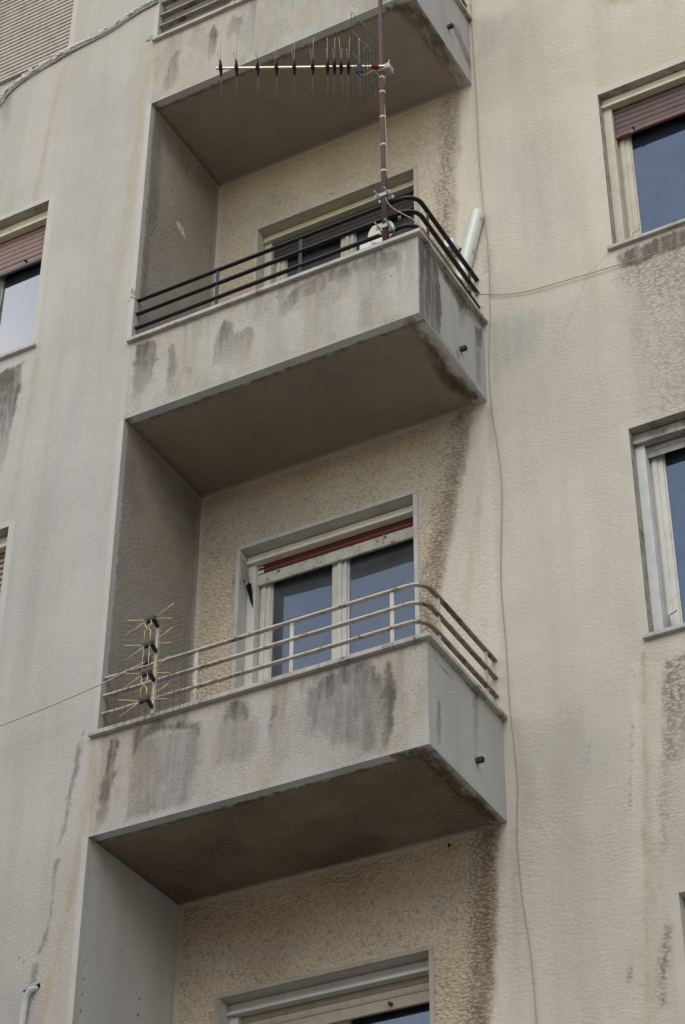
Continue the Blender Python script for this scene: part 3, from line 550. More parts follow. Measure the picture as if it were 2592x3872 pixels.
def ex_front(F, u, v):
    pz = np.zeros(len(u), bool)
    for s_ in (6.158, 3.10, 0.0, -3.1): pz |= (v > s_) & (v < s_+.70)
    d_ = np.where(pz, 9, -u)
    band(F, u, v, 'S', np.abs(d_), .042, 3, .8)
    for h in LWIN: band(F, u, v, 'S', rectdist(u, v, h), .05, 5, .75)
front = under(grid('wall', 'fro', 1, 0.0, (-5.5, 0), (GZ, 12), LWIN, ST_FRONT, None, ex_front, fine=(-2.0, 0, -1.5, 8.8)))
front['label'] = 'grey plastered projecting wall left of the balconies'
def ex_back(F, u, v):
    # the strip under each balcony that rain never reaches
    seg = {9.3: [(2.10, 9.25), (2.06, 8.6), (1.99, 7.7), (1.95, 6.9)],
           6.158: [(2.10, 6.15), (2.084, 6.04), (2.062, 5.79), (2.068, 5.54), (2.025, 5.34), (2.016, 4.92), (1.998, 4.67), (1.96, 4.2), (1.94, 3.8)],
           3.10: [(2.11, 3.1), (2.068, 3.05), (2.034, 2.754), (1.98, 2.557), (1.945, 2.356), (1.911, 2.159), (1.859, 1.971), (1.821, 1.781), (1.796, 1.689), (1.78, 1.2), (1.78, .7)],
           0.0: [(2.135, 0), (2.111, -.217), (2.085, -.615), (2.064, -.922), (2.022, -1.174), (1.98, -1.7), (1.95, -2.4)]}
    for top, pts in seg.items():
        poly = [(-.5, top), *pts, (-.5, pts[-1][1])]
        apply_poly(F, u, v, 'U', {9.3: .5, 6.158: .62, 3.10: .86, 0.0: 1.0}[top], 0, .012, .016, poly, int(top*10)+300)
        # darker dirty rim where the washed area begins
        rim = [(x-.015, z) for x, z in pts]+[(x-.16, z) for x, z in pts[::-1]]
        apply_poly(F, u, v, 'K', .75, 0, .05, .03, rim, int(top*10)+340)
        apply_poly(F, u, v, 'R', {9.3: .2, 6.158: .10, 3.10: .42, 0.0: .60}[top], .6, .05, .03, [(x-.005, z) for x, z in pts]+[(x-.10, z) for x, z in pts[::-1]], int(top*10)+360)
        hi = [(-.5, top), (2.1, top), (2.1, top-.35), (-.5, top-.28)]
        apply_poly(F, u, v, 'O', {9.3: .2, 6.158: .2, 3.10: .3, 0.0: .6}[top], .7, .12, .04, hi, int(top*10)+380)
        wl = [(x+.01, z) for x, z in pts]+[(2.19, z) for x, z in pts[::-1]]
        apply_poly(F, u, v, 'L', .55, 0, .02, .01, wl, int(top*10)+320)
        band(F, u, v, 'S', np.where((u < 2.12) & (v < top+.001), top-v, 9), .035, 8, .55)
    band(F, u, v, 'S', np.abs(u), .035, 9, .7)
    for s_ in (6.158, 3.10, 0.0):
        band(F, u, v, 'S', np.where((v > s_-.05) & (v < s_+1.13), np.abs(u-W), 9), .055+.02*(s_ == 0), 12, .85, .01)
    for h in DOORS: band(F, u, v, 'S', rectdist(u, v, h), .035, 15, .5)
    for h in RWIN: band(F, u, v, 'S', rectdist(u, v, h), .055, 16, .8)
backw = under(grid('wall', 'bac', 1, D, (0, 7), (GZ, 12), RWIN+DOORS, ST_BACK, None, ex_back, fine=(0, 4.3, -1.6, 9)))
backw['label'] = 'beige plastered wall behind and right of the balconies'
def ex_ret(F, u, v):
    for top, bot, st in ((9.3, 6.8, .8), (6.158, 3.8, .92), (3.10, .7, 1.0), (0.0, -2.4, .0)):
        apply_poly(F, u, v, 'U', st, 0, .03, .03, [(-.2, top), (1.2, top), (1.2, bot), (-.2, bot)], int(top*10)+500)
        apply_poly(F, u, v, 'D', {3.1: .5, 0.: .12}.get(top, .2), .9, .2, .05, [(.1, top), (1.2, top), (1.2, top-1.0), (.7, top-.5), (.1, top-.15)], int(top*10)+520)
    band(F, u, v, 'S', np.abs(u), .055, 21, .95, .012)
    band(F, u, v, 'S', np.abs(D-u), .035, 22, .55)
    for s_ in (6.158, 3.10, 0.0): band(F, u, v, 'S', np.where(v < s_+.001, s_-v, 9), .03, 23, .4)
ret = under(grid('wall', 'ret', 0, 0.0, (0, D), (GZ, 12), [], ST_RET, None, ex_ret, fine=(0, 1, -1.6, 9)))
ret['label'] = 'narrow grimy return wall closing the left end of the balconies'
# hidden mass of the block
mb = MB(); mb.box(-5.5, 7, 1.9, 9, GZ, 12); mb.box(-5.5, 7, .0, 9, 12.002, 12.25)
under(mb.build('roof_and_rear_block', ST_FRONT))
mb = MB(); mb.box(-5.52, -5.5, 0, 1.9, GZ, 12); under(mb.build('end_wall', ST_FRONT))
mb = MB(); mb.box(7, 7.02, D, 1.9, GZ, 12); under(mb.build('end_wall', ST_FRONT))

# ------------------------------------------------------------------ balconies
def arc_path(y, x1, yend, r, z):
    pts = [(0.0, y, z), (x1-r, y, z)]
    for k in range(1, 9):
        a = math.pi/2*k/8; pts.append((x1-r+r*math.sin(a), y+r-r*math.cos(a), z))
    pts.append((x1, yend, z)); return pts
def balcony(key, z0, railmat, sidemat, postmat, rails, label, railw=.032, railh=.014, cop=.0):
    b = bpart('balcony'); b['label'] = label
    H = .665+cop
    surf = {'A': 'fro', 'B': 'fro', 'C': 'fro', 'Z': 'non', 'E': 'non'}[key]
    def exf(F, u, v):
        w_ = v-z0
        band(F, u, v, 'S', w_, .022, 31, .8); band(F, u, v, 'S', np.abs(W-u), .035, 32, .85)
        band(F, u, v, 'O', np.abs(H-w_), .06, 33, .35, .03, .03)
        F[:, 4] = np.maximum(F[:, 4], np.clip(.15+fbm(u*1.3, v*.5, 6, 91)*2.2, 0, .55)); F[:, 1] = np.maximum(F[:, 1], np.clip(.1+fbm(u*1.4, v*.4, 7, 97)*1.9, 0, .5))
        F[:, 6] = np.maximum(F[:, 6], np.clip(fbm(u, v*.6, 5, 93)*2.4, 0, .45 if key == 'B' else .25))
        rg = np.random.RandomState(int(z0*10)+77)                 # thin run-off lines below the coping
        if key in 'ABC':
            for i in range(46):
                x = rg.uniform(0, W); wd = rg.uniform(.006, .03); ln = rg.uniform(.12, .66)**1.1
                c_ = 'D' if rg.rand() < .55 else 'O'
                apply_poly(F, u, v, c_, rg.uniform(.10, .30) *1.3 if c_ == 'D' else rg.uniform(.2, .5), .55, .012, .008, [(x-wd, z0+H), (x+wd, z0+H), (x+wd*.7, z0+H-ln), (x-wd*.7, z0+H-ln)], 700+i*3)
    def exs(F, u, v):
        w_ = v-z0
        band(F, u, v, 'S', w_, .025, 34, .8); band(F, u, v, 'S', np.abs(u), .03, 35, .8); band(F, u, v, 'S', np.abs(D-u), .06, 36, .9)
    def exo(F, u, v):
        F[:, 2] = {'A': 0., 'B': .25, 'C': .8}.get(key, .3)  # lower soffits painted darker, the street's falling light put into the colour
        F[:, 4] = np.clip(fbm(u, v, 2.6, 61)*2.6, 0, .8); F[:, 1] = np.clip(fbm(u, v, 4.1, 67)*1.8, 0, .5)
        band(F, u, v, 'S', v, .075 if key != 'A' else .06, 37, 1, .03); band(F, u, v, 'S', np.abs(W-u), .085, 38, 1, .035)
        band(F, u, v, 'S', np.abs(D-v), .02, 39, .5)
        band(F, u, v, 'D', np.where(v > .07, v-.06, 9), .025, 40, .7, .03, .02)
        band(F, u, v, 'D', np.abs(u-.0), .03, 42, .5, .03, .02)
    ft = 1 if key in 'ABC' else 0
    st = .009 if ft else .1
    fr = grid('parapet_front', surf, 1, 0.0, (0, W), (z0, z0+H), [], ST_PARA, b, exf, step=st)
    sd_ = grid('parapet_side', 'sid' if ft else 'non', 0, W, (0, D), (z0, z0+H), [], ST_SIDE, b, exs, step=st)
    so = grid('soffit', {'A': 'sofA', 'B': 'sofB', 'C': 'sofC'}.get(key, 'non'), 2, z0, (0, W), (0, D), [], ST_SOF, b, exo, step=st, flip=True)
    # thickness: inner faces, floor slab
    m = MB(); m.box(.001, W-.003, .10, D-.001, z0+.004, z0+.15)
    m.box(.001, W-.003, .003, .10, z0+.004, z0+H-.001); m.box(W-.10, W-.003, .102, D-.001, z0+.152, z0+H-.001)
    m.build('slab', ST_SIDE, b)
    m = MB(); xs = {'C': [-.045, 1.985, W+.035], 'B': [-.02, 1.18, W+.035]}.get(key, [-.03, 1.1, W+.035])
    for a, c in zip(xs, xs[1:]): m.box(a+.001, c-.001, -.032, .13, z0+H, z0+H+.03, .0035)
    m.box(W-.13, W+.033, .1325, .56, z0+H, z0+H+.029, .0035); m.box(W-.13, W+.034, .562, D-.001, z0+H, z0+H+.030, .0035)
    m.build('coping', M['coping'], b)
    zt = z0+H+.03
    pr = [(-railw/2, -railh/2), (railw/2, -railh/2), (railw/2, railh/2), (-railw/2, railh/2)]
    e_ = .0025; pr = [(-railw/2, -railh/2+e_), (-railw/2+e_, -railh/2), (railw/2-e_, -railh/2), (railw/2, -railh/2+e_), (railw/2, railh/2-e_), (railw/2-e_, railh/2), (-railw/2+e_, railh/2), (-railw/2, railh/2-e_)]
    for zr in rails:
        m = MB(); m.sweep(arc_path(.04, W-.03, D, .10, z0+zr), pr)
        ob = m.build('rail', railmat, b)
        if sidemat:
            ob.data.materials.append(sidemat)
            for p in ob.data.polygons:
                if p.center.x > W-.06: p.material_index = 1
    top = z0+rails[-1]-railh/2
    for x in (.648, 1.297, 1.950):
        MB().box(x-.0125, x+.0125, .036, .045, zt-.002, top, .0015).build('post', postmat, b)
    for y in (.222, .850):
        MB().box(W-.035, W-.026, y-.0125, y+.0125, zt-.002, top, .0015).build('post', postmat, b)
    # drain spout : short open square pipe
    m = MB(); y, z = .587, z0+(.215 if key == 'C' else .235 if key == 'A' else .16); 
    z = z0+{'A': .235, 'B': .147, 'C': .197}.get(key, .2); s1, s2, t_ = W-.01, W+.045, .003
    q = .0135
    m.box(s1, s2, y-q, y+q, z+q-t_, z+q); m.box(s1, s2, y-q, y+q, z-q, z-q+t_)
    m.box(s1, s2, y-q, y-q+t_, z-q+t_, z+q-t_); m.box(s1, s2, y+q-t_, y+q, z-q+t_, z+q-t_)
    m.box(s1, s1+.02, y-q+t_, y+q-t_, z-q+t_, z+q-t_)
    m.build('drain_spout', M['spout'], b)
    return b
balcony('Z', 9.30, M['rail_grey'], None, M['rail_grey'], (.84, .968, 1.093), 'highest balcony, unseen above the frame, added for its shade')  # unseen balcony added so the recess below it gets its shade
bA = balcony('A', 6.158, M['rail_grey'], None, M['rail_grey'], (.90, 1.03, 1.18), 'top balcony with wide grey rusting rails', railw=.05, railh=.018, cop=.03)
bB = balcony('B', 3.10, M['black_metal'], None, M['black_metal'], (.835, .965, 1.09), 'balcony with black painted railing')
bC = balcony('C', 0.0, M['rail_cream'], M['rail_cream_side'], M['rail_post'], (.84, .968, 1.093), 'balcony with rusty cream railing')
balcony('E', -3.1, M['rail_cream'], None, M['rail_post'], (.84, .968, 1.093), 'lowest balcony, below the frame')

# plaster broken away at the left corner of the black-railed balcony and beside the top coping
def lump(m, c, r, n=5, sq=(1, .4, 1)):
    for _ in range(n):
        b = bmesh.new(); bmesh.ops.create_icosphere(b, subdivisions=2, radius=1)
        cc = Vector(c)+Vector((rng.uniform(-r, r)*sq[0], rng.uniform(-r, r)*.15, rng.uniform(-r, r)*sq[2]))
        k = r*rng.uniform(.35, .7)
        for v in b.verts: v.co = cc+Vector((v.co.x*k*sq[0], v.co.y*k*sq[1], v.co.z*k*sq[2]))*(1+.25*rng.uniform(-1, 1))
        m.join(b)
m = MB(); lump(m, (-.018, .004, 4.27), .03, 5, (.5, .3, 1.6)); lump(m, (-.03, .002, 4.20), .025, 4, (1, .25, .6)); under(m.build('broken_plaster', M['plaster']))
m = MB(); lump(m, (-.05, .0, 6.93), .03, 5, (1, .4, .7)); under(m.build('broken_plaster', M['plaster']))

hk = MB().tube([(1.83, D+.01, -.062), (1.83, D-.03, -.06), (1.832, D-.045, -.075), (1.834, D-.04, -.095)], .004, 6); under(hk.build('wall_hook', M['dark']))
# ------------------------------------------------------------------ windows and balcony doors
def ogee(y, z0, z1, proud=.03):
    """profile of the curved shutter box cover"""
    h = z1-z0; p = [(y+.05, z1), (y+.012, z1), (y+.006, z1-h*.15), (y+.010, z1-h*.35), (y+.008, z1-h*.55), (y-.004, z1-h*.75), (y-.008, z1-h*.86), (y-.008, z0), (y+.05, z0)]
    return p
def slats(m, x0, x1, y, z0, z1, pitch, curve=.006, gap=.0022):
    z = z1
    while z-pitch*.9 > z0-.0001:
        a, b = z, z-pitch+gap
        m.prism_x([(y+.006, a), (y-.001, a-.001), (y-curve, a-pitch*.3), (y-curve, a-pitch*.65), (y-.001, b+.002), (y+.006, b)], x0, x1)
        z -= pitch
    if gap < .004: m.box(x0, x1, y+.004, y+.008, z0, z1)
def window(name, rect, Y, box, guide, slat, barm, frame, zshut, pitch=.042, zc=.085, cover_y=.07, trim=None, sill=None, glassm=None, mull=True, curtain=False,
           closed=False, label=None, recess=None, barh=.03):
    x0, x1, z0, z1 = rect; w = bpart(name)
    if label: w['label'] = label
    gy = Y+.197; reveal = recess or M['trim_tan']
    m = MB(); t = .004        # lining of the opening
    m.box(x0-t*3, x0, Y+.001, gy+.10, z0, z1); m.box(x1, x1+t*3, Y+.001, gy+.10, z0, z1); m.box(x0, x1, Y+.001, gy+.10, z1, z1+t*3); m.box(x0, x1, Y+.03, gy+.10, z0-.01, z0)
    m.build('reveal', reveal, w)
    if trim:
        m = MB(); tw = .030
        m.box(x0-tw, x0-.0005, Y-.012, Y+.02, z0-.05, z1, .003); m.box(x1+.0005, x1+tw, Y-.012, Y+.02, z0-.05, z1, .003); m.box(x0-tw, x1+tw, Y-.0125, Y+.02, z1+.0008, z1+tw, .003)
        m.build('trim', trim, w)
    MB().prism_x(ogee(Y+cover_y, z1-zc, z1-.002), x0+.002, x1-.002).build('shutter_box_cover', box, w)
    for a, c in ((x0+.001, x0+.062), (x1-.024, x1-.001)):
        m = MB(); m.box(a, c, Y+cover_y+.022, Y+cover_y+.055, z0, z1-zc-.001, .002)
        e = c if a < x0+.03 else a
        m.box(min(e, e+(.006 if e == a else -.006)), max(e, e+(.006 if e == a else -.006)), Y+cover_y+.0551, Y+cover_y+.085, z0, z1-zc-.001)
        m.build('shutter_guide', guide, w)
    ys = Y+cover_y+.062
    zb = z0+.004 if closed else zshut
    m = MB(); slats(m, x0+.058, x1-.022, ys, zb+(barh if barm else 0), z1-zc+.01, pitch, gap=.010 if closed else .0025); m.build('shutter', slat, w)
    if closed: MB().box(x0+.058, x1-.022, ys+.007, ys+.012, zb, z1-zc+.01).build('gap_shade_sheet', M['gap'], w)  # dark sheet added behind the slats to put shade in the gaps
    if barm: MB().box(x0+.058, x1-.022, ys-.008, ys+.014, zb, zb+barh-.001, .002).build('shutter_bar', barm, w)
    if not closed:
        # two opening casements, each with its own sash and pane
        xa, xb = x0+.045, x1-.012; xm = (xa+xb)/2; y = gy-.03; sw = .095; zt = z1-.03
        for p, q in ((xa, xm-.002), (xm+.002, xb)):
            sl = sw if p == xa else .052; sr = .052 if p == xa else .05
            m = MB()
            m.box(p, p+sl, y, y+.04, z0+.002, zt, .003); m.box(q-sr, q, y, y+.04, z0+.002, zt, .003)
            m.box(p+sl, q-sr, y+.001, y+.04, z0+.002, z0+.075, .003); m.box(p+sl, q-sr, y+.001, y+.04, zt-.06, zt, .003)
            # stepped inner moulding
            m.box(p+sl-.018, p+sl-.001, y-.006, y-.0002, z0+.05, zt-.03, .002) if p != xa else m.box(p+.028, p+.06, y-.010, y-.0002, z0+.01, zt-.02, .002)
            m.box(p+sl, p+sl+.01, y+.012, y+.035, z0+.075, zt-.06, .001); m.box(q-sr-.01, q-sr, y+.012, y+.035, z0+.075, zt-.06, .001)
            s_ = m.build('sash', frame, w)
            a_, c_ = p+sl+.002, q-sr-.002; sk = .020 if (p == xa and trim) else -.003      # door's left pane turned to steer its reflection off the return wall
            mg = MB(); n0 = [mg.bm.verts.new(v) for v in ((a_, y+.024, z0+.07), (c_, y+.024+sk, z0+.07), (c_, y+.024+sk, zt-.058), (a_, y+.024, zt-.058), (a_, y+.027, z0+.07), (c_, y+.027+sk, z0+.07), (c_, y+.027+sk, zt-.058), (a_, y+.027, zt-.058))]
            for f_ in ((0, 1, 2, 3), (7, 6, 5, 4), (0, 4, 5, 1), (1, 5, 6, 2), (2, 6, 7, 3), (3, 7, 4, 0)): mg.bm.faces.new([n0[i_] for i_ in f_])
            mg.build('pane', glassm or M['glass'], w)
        MB().box(xm-.012, xm+.018, y-.012, y-.0005, z0+.01, zt, .004).build('meeting_stile', frame, w)
        m = MB(); t = .01; yy = gy+.9 if Y+1.2 < 1.89 else 1.88    # dark room behind the glass
        m.box(x0-.3, x1+.3, yy, yy+t, z0-.3, z1+.2); m.box(x0-.3-t, x0-.3, gy+.11, yy, z0-.3, z1+.2); m.box(x1+.3, x1+.3+t, gy+.11, yy, z0-.3, z1+.2)
        m.box(x0-.3, x1+.3, gy+.11, yy, z0-.3-t, z0-.3); m.box(x0-.3, x1+.3, gy+.11, yy, z1+.2, z1+.2+t)
        m.build('room_lining', M['room'], w)
        if curtain:
            m = MB(); n = 150; rows = [z1-.1, z0+.02]; vv = []
            for zz in rows:
                vv.append([m.bm.verts.new((x0+(x1-x0)*i/n, gy+.09+.012*math.sin(i*.55+math.sin(i*.11)*2)+.006*math.sin(i*1.7), zz)) for i in range(n+1)])
            for i in range(n):
                f = m.bm.faces.new((vv[0][i], vv[0][i+1], vv[1][i+1], vv[1][i])); f.smooth = True
            m.build('curtain', M['curtain'], w)
    if sill:
        MB().box(x0-.032, x1+.05, Y-.032, Y+.03, z0-.0285, z0-.0015, .003).build('sill', sill, w)
        MB().box(x0+.001, x1-.001, Y+.0305, gy-.03, z0-.020, z0-.0015).build('inner_sill', sill, w)
    return w
G = M
# left wall
window('window', LWIN[0], 0, G['slat_wood'], G['grey_guide'], G['slat_wood'], None, G['cream_frame'], 7.2, .046, closed=True, sill=G['sill'], label='window with its weathered wooden roller shutter fully down', recess=G['trim_cream'])
l1w = window('window', LWIN[1], 0, G['cream_gloss'], G['grey_guide'], G['slat_pink'], G['bar_dark'], G['grey_worn'], 5.105, .048, zc=.105, sill=G['sill'], glassm=G['glass_clear'], curtain=True, label='window under a faded pinkish brown shutter, its glass mirroring bright sky', recess=G['grey_worn'])
window('window', LWIN[2], 0, G['cream_gloss'], G['grey_guide'], G['slat_tan'], None, G['grey_worn'], 1.03, .046, zc=.10, closed=True, sill=G['sill'], label='window with a brownish slatted shutter closed', recess=G['grey_worn'])
window('window', LWIN[3], 0, G['cream_gloss'], G['grey_guide'], G['slat_wood'], None, G['grey_worn'], 1.03, .046, closed=True, sill=G['sill'])
# right wall
window('window', RWIN[0], D, G['cream_gloss'], G['grey_guide'], G['slat_brown'], G['bar_red'], G['cream_frame'], 8.1, .048, sill=G['sill'], recess=G['grey_worn'])
w1 = window('window', RWIN[1], D, G['cream_gloss'], G['cream_frame'], G['slat_brown'], G['bar_red'], G['cream_frame'], 5.165, .050, zc=.092, cover_y=.055, sill=G['sill'], label='window with a dark brown shutter partly lowered over blue reflecting glass', recess=G['grey_worn'], barh=.035)
w2 = window('window', RWIN[2], D, G['grey_worn'], G['pale_guide'], G['slat_grey'], None, G['white_frame'], 2.33, .05, zc=.09, cover_y=.06, sill=G['sill'], label='window with a weathered grey box cover and pale metal guide', recess=G['grey_worn'])
window('window', RWIN[3], D, G['white_box'], G['pale_guide'], G['slat_beige'], None, G['white_frame'], -1.3, .05, sill=G['sill'], recess=G['trim_blue'])
# doors
window('balcony_door', DOORS[0], D, G['cream_gloss'], G['cream_frame'], G['slat_brown'], None, G['cream_frame'], 8.2, trim=G['trim_cream'])
dB = window('balcony_door', DOORS[1], D, G['cream_gloss'], G['cream_frame'], G['slat_darkbrown'], G['slat_darkbrown'], G['cream_frame'], 5.27, .045, zc=.075, cover_y=.075, glassm=G['glass_hazy'], trim=G['trim_cream'], label='balcony door behind the black railing with dark brown shutter edge', recess=G['trim_cream'])
dC = window('balcony_door', DOORS[2], D, G['cream_light'], G['white_frame'], G['slat_red'], G['cream_worn'], G['white_frame'], 2.305, .034, zc=.072, cover_y=.075, glassm=G['glass_hazy'], trim=G['trim_blue'], label='balcony door with red shutter slats above a flaking cream bar', recess=G['trim_blue'], barh=.085)
dD = window('balcony_door', DOORS[3], D, G['white_box'], G['white_frame'], G['slat_beige'], G['slat_beige'], G['white_frame'], -.905, .048, zc=.075, cover_y=.075, trim=G['trim_tan'], label='lowest balcony door with beige shutter slats and rusty stoppers', recess=G['trim_blue'], barh=.045)
# shutter stoppers
def stopper(x, y, z, mat, parent, r=.011, l=.03):
    m = MB(); m.tube([(x, y, z), (x, y-l, z-.004)], r, 10); m.build('shutter_stopper', mat, parent)
for x in (.62, 1.37): stopper(x, D+.132, -.875, M['rust'], dD)
for x in (.56, 1.36): stopper(x, D+.132, 2.375, M['plaster'], dC, .010, .02)
stopper(RX0+.20, D+.112, 5.186, M['dark'], w1, .008, .02); stopper(LX1-.25, .13, 5.15, M['dark'], l1w, .009, .02)
# white-ended slats and the broken plaster at the left jamb of the middle door
m = MB()
for z in (2.45, 2.418, 2.405): m.box(.398, .445, D+.122, D+.132, z-.012, z, .002)
m.build('pale_slat_tip', M['white_frame'], dC)
m = MB(); lump(m, (.318, D-.004, 2.30), .032, 6, (.7, .5, 1.2)); m.obox((.342, D+.03, 2.47), (.355, D+.06, 2.31), .05, .012, up=(1, 0, 0)); lump(m, (.352, D+.045, 2.30), .022, 4)
m.build('broken_plaster', M['plaster'], dC)
m = MB(); v_ = [m.bm.verts.new(p) for p in [(.345, D+.060, 2.30), (.392, D+.060, 2.285), (.388, D+.0885, 2.20), (.395, D+.0885, 2.10), (.372, D+.0885, 2.16), (.362, D+.075, 2.22)]]; m.bm.faces.new(v_)
m.build('hole', M['dark'], dC)
m = MB(); lump(m, (.30, D-.004, -.87), .02, 3); lump(m, (.345, D+.05, -.89), .02, 4); m.build('broken_plaster', M['rust'], dD)
# shutter arms / handles of the right windows
for w_, x, z in ((w1, 3.245, 4.045), (w2, 3.215, .965)):
    m = MB(); y = D+.13
    m.tube([(x, y, z+.01), (x-.006, y, z+.19), (x-.006, y, z+.20)], .004, 6)
    m.tube([(x+.012, y-.005, z+.01), (x+.004, y-.005, z+.175), (x+.006, y-.01, z+.182), (x+.06, y-.02, z+.195)], .0035, 6, rr=[.0035, .0035, .004, .006])
    m.box(x+.015, x+.03, y-.01, y, z+.075, z+.09, .002)
    m.build('shutter_arm', M['grey_guide'] if w_ is w2 else M['cream_worn'], w_)

# ------------------------------------------------------------------ street
mb = MB(); mb.box(-200, 200, -3.2, 200, GZ-.3, GZ); tag(mb.build('pavement', M['pave']), kind='structure')
mb = MB(); mb.box(-200, 200, -3.35, -3.202, GZ-.3, GZ+.003, .01); tag(mb.build('kerb', M['kerb']), kind='structure')
mb = MB(); mb.box(-400, 400, -400, -3.352, GZ-.4, GZ-.13); tag(mb.build('road', M['asphalt']), kind='structure')

# unseen block across the street, added and sized to hold back low sky light
ob = empty('apartment_building', (0, -16, GZ)); tag(ob, 'pinkish plastered block across the street behind the viewer, added unseen to shape sky light', 'building')
m = MB(); m.box(-34, 30, -28, -16, GZ, 4.0); o = m.build('wall', M['opp']); o.parent = ob; o.matrix_parent_inverse = Matrix.Translation(-ob.location)
m = MB(); m.box(-34.3, 30.3, -28.3, -15.6, 4.01, 4.3); o = m.build('roof', M['opp']); o.parent = ob; o.matrix_parent_inverse = Matrix.Translation(-ob.location)
pm = None
for k in range(3):
    for i in range(16):
        x = -32+i*4; z = GZ+1.2+k*3.2
        if pm is None:
            m = MB(); m.box(-.65, .65, -.03, .012, 0, 1.6); m.box(-.7, .7, -.03, .08, -.06, -.002); o = m.build('window', M['slat_wood']); pm = o
        else: o = pm.copy(); COL.objects.link(o)
        o.parent = ob; o.matrix_parent_inverse = Matrix.Translation(-ob.location); o.location = (x, -16, z)

# ------------------------------------------------------------------ antenna mast
def my(z): return -.005-.035*(z-3.8)
mast = empty('antenna_mast', (1.965, my(3.80), 3.80)); tag(mast, 'rusty brown pipe clamped upright to the black balcony railing', 'antenna mast')
def local(o, root): o.parent = root; o.matrix_parent_inverse = Matrix.Translation(-root.location); return o
def mx(z): return 1.958+.009*(z-3.8)
mp = [(mx(z), my(z), z) for z in (3.81, 4.6, 5.4, 5.403, 6.2, 7.0, 7.9)]
local(MB().tube(mp, .018, 20, rr=[.0205]*3+[.0158]*4).build('pipe', M['rust_pipe']), mast)
for z in (5.16, 5.30, 4.92, 4.66, 4.42):
    if z in (5.16, 4.92, 4.66, 5.30, 4.42): local(MB().tube([(mx(z), my(z), z), (mx(z)+.0006, my(z), z+.016)], .0225, 20).build('tape_wrap', M['tape']), mast)
for z in (3.925, 4.205):
    m = MB(); x = mx(z); y = my(z)
    m.box(x-.055, x+.055, y+.022, y+.034, z-.014, z+.014, .002); m.box(x-.055, x+.055, y-.028, y-.020, z-.016, z+.016, .003)
    for dx in (-.036, .036): m.tube([(x+dx, y+.06, z), (x+dx, y-.075, z+.004)], .005, 8); m.tube([(x+dx, y-.028, z), (x+dx, y-.040, z)], .010, 6)
    local(m.build('clamp', M['galv']), mast)

# ------------------------------------------------------------------ directional antenna on the mast
B0 = Vector((1.995, -.095, 5.385)); dv = Vector((-.8868, -.4621, 0)); nv = Vector((.4621, -.8868, 0)); zv = Vector((0, 0, 1)); BL = 1.125
yg = empty('directional_antenna', B0); tag(yg, 'long pale boom aerial with crossed rods and wire corner reflector on the rusty mast', 'antenna', 'rooftop style television aerials')
local(MB().obox(B0-dv*.02, B0+dv*(BL+.02), .0145, .0145, bev=.002).build('boom', M['gold_pale']), yg)
m = MB(); m.box(B0.x-.045, B0.x+.05, my(5.385)-.03, my(5.385)+.045, 5.36, 5.413, .01)
for dx in (-.03, .035): m.tube([(B0.x+dx, my(5.385), 5.35), (B0.x+dx+.004, my(5.385)-.01, 5.455)], .004, 8)
local(m.build('mast_clamp', M['galv']), yg)
for i, t in enumerate((.987, .89, .761, .646, .537, .424, .334, .292, .251, .206)):
    c = B0+dv*BL*t; tilt = rng.uniform(-.012, .012)
    m = MB()
    for s1 in (-1, 1):
        m.tube([c+nv*.012*s1, c+nv*.03*s1+zv*.012*s1, c+nv*.062*s1+zv*.016*s1], .01, 8, rr=[.0135, .011, .005])
        m.tube([c+nv*.012*s1, c+nv*.03*s1-zv*.010*s1, c+nv*.052*s1-zv*.018*s1], .01, 8, rr=[.0135, .010, .005])
    m.box(c.x-.013, c.x+.013, c.y-.013, c.y+.013, c.z-.013, c.z+.013, .002)
    e = local(m.build('insulator', M['black_plastic']), yg)
    for s1 in (-1, 1):
        local(MB().tube([c+nv*.205+zv*.060*s1+dv*tilt*s1, c+nv*.03+zv*.01*s1, c-nv*.03-zv*.01*s1, c-nv*.195-zv*.056*s1-dv*tilt], .0021, 6).build('rod', M['rod']), yg)
c = B0+dv*BL*.14
m = MB(); m.box(c.x-.02, c.x+.02, c.y-.02, c.y+.02, c.z-.07, c.z-.005, .004); m.box(c.x-.014, c.x+.014, c.y-.016, c.y+.016, c.z-.004, c.z+.03, .003)
local(m.build('dipole_box', M['black_plastic']), yg)
m = MB(); m.tube([c-nv*.24, c+nv*.24], .003, 6); local(m.build('dipole', M['rod']), yg)
V0 = B0+dv*.045
for sgn in (1, -1):
    m = MB(); ln = dv*.165+zv*.26*sgn
    for k in range(8):
        p = V0+ln*(k/7); kk = .26 if k else .2; m.tube([p-nv*kk, p+nv*kk], .0018, 6)
    for nn in (-.26, -.1, .1, .26):
        m.tube([V0+nv*nn*(.8 if abs(nn) > .2 else 1), V0+nv*nn+ln*(1/7), V0+nv*nn+ln], .0022 if abs(nn) > .2 else .003, 6)
    local(m.build('reflector_panel', M['mesh']), yg)
m = MB(); m.obox(V0-dv*.02, V0+dv*.03, .03, .03); local(m.build('reflector_bracket', M['rust']), yg)

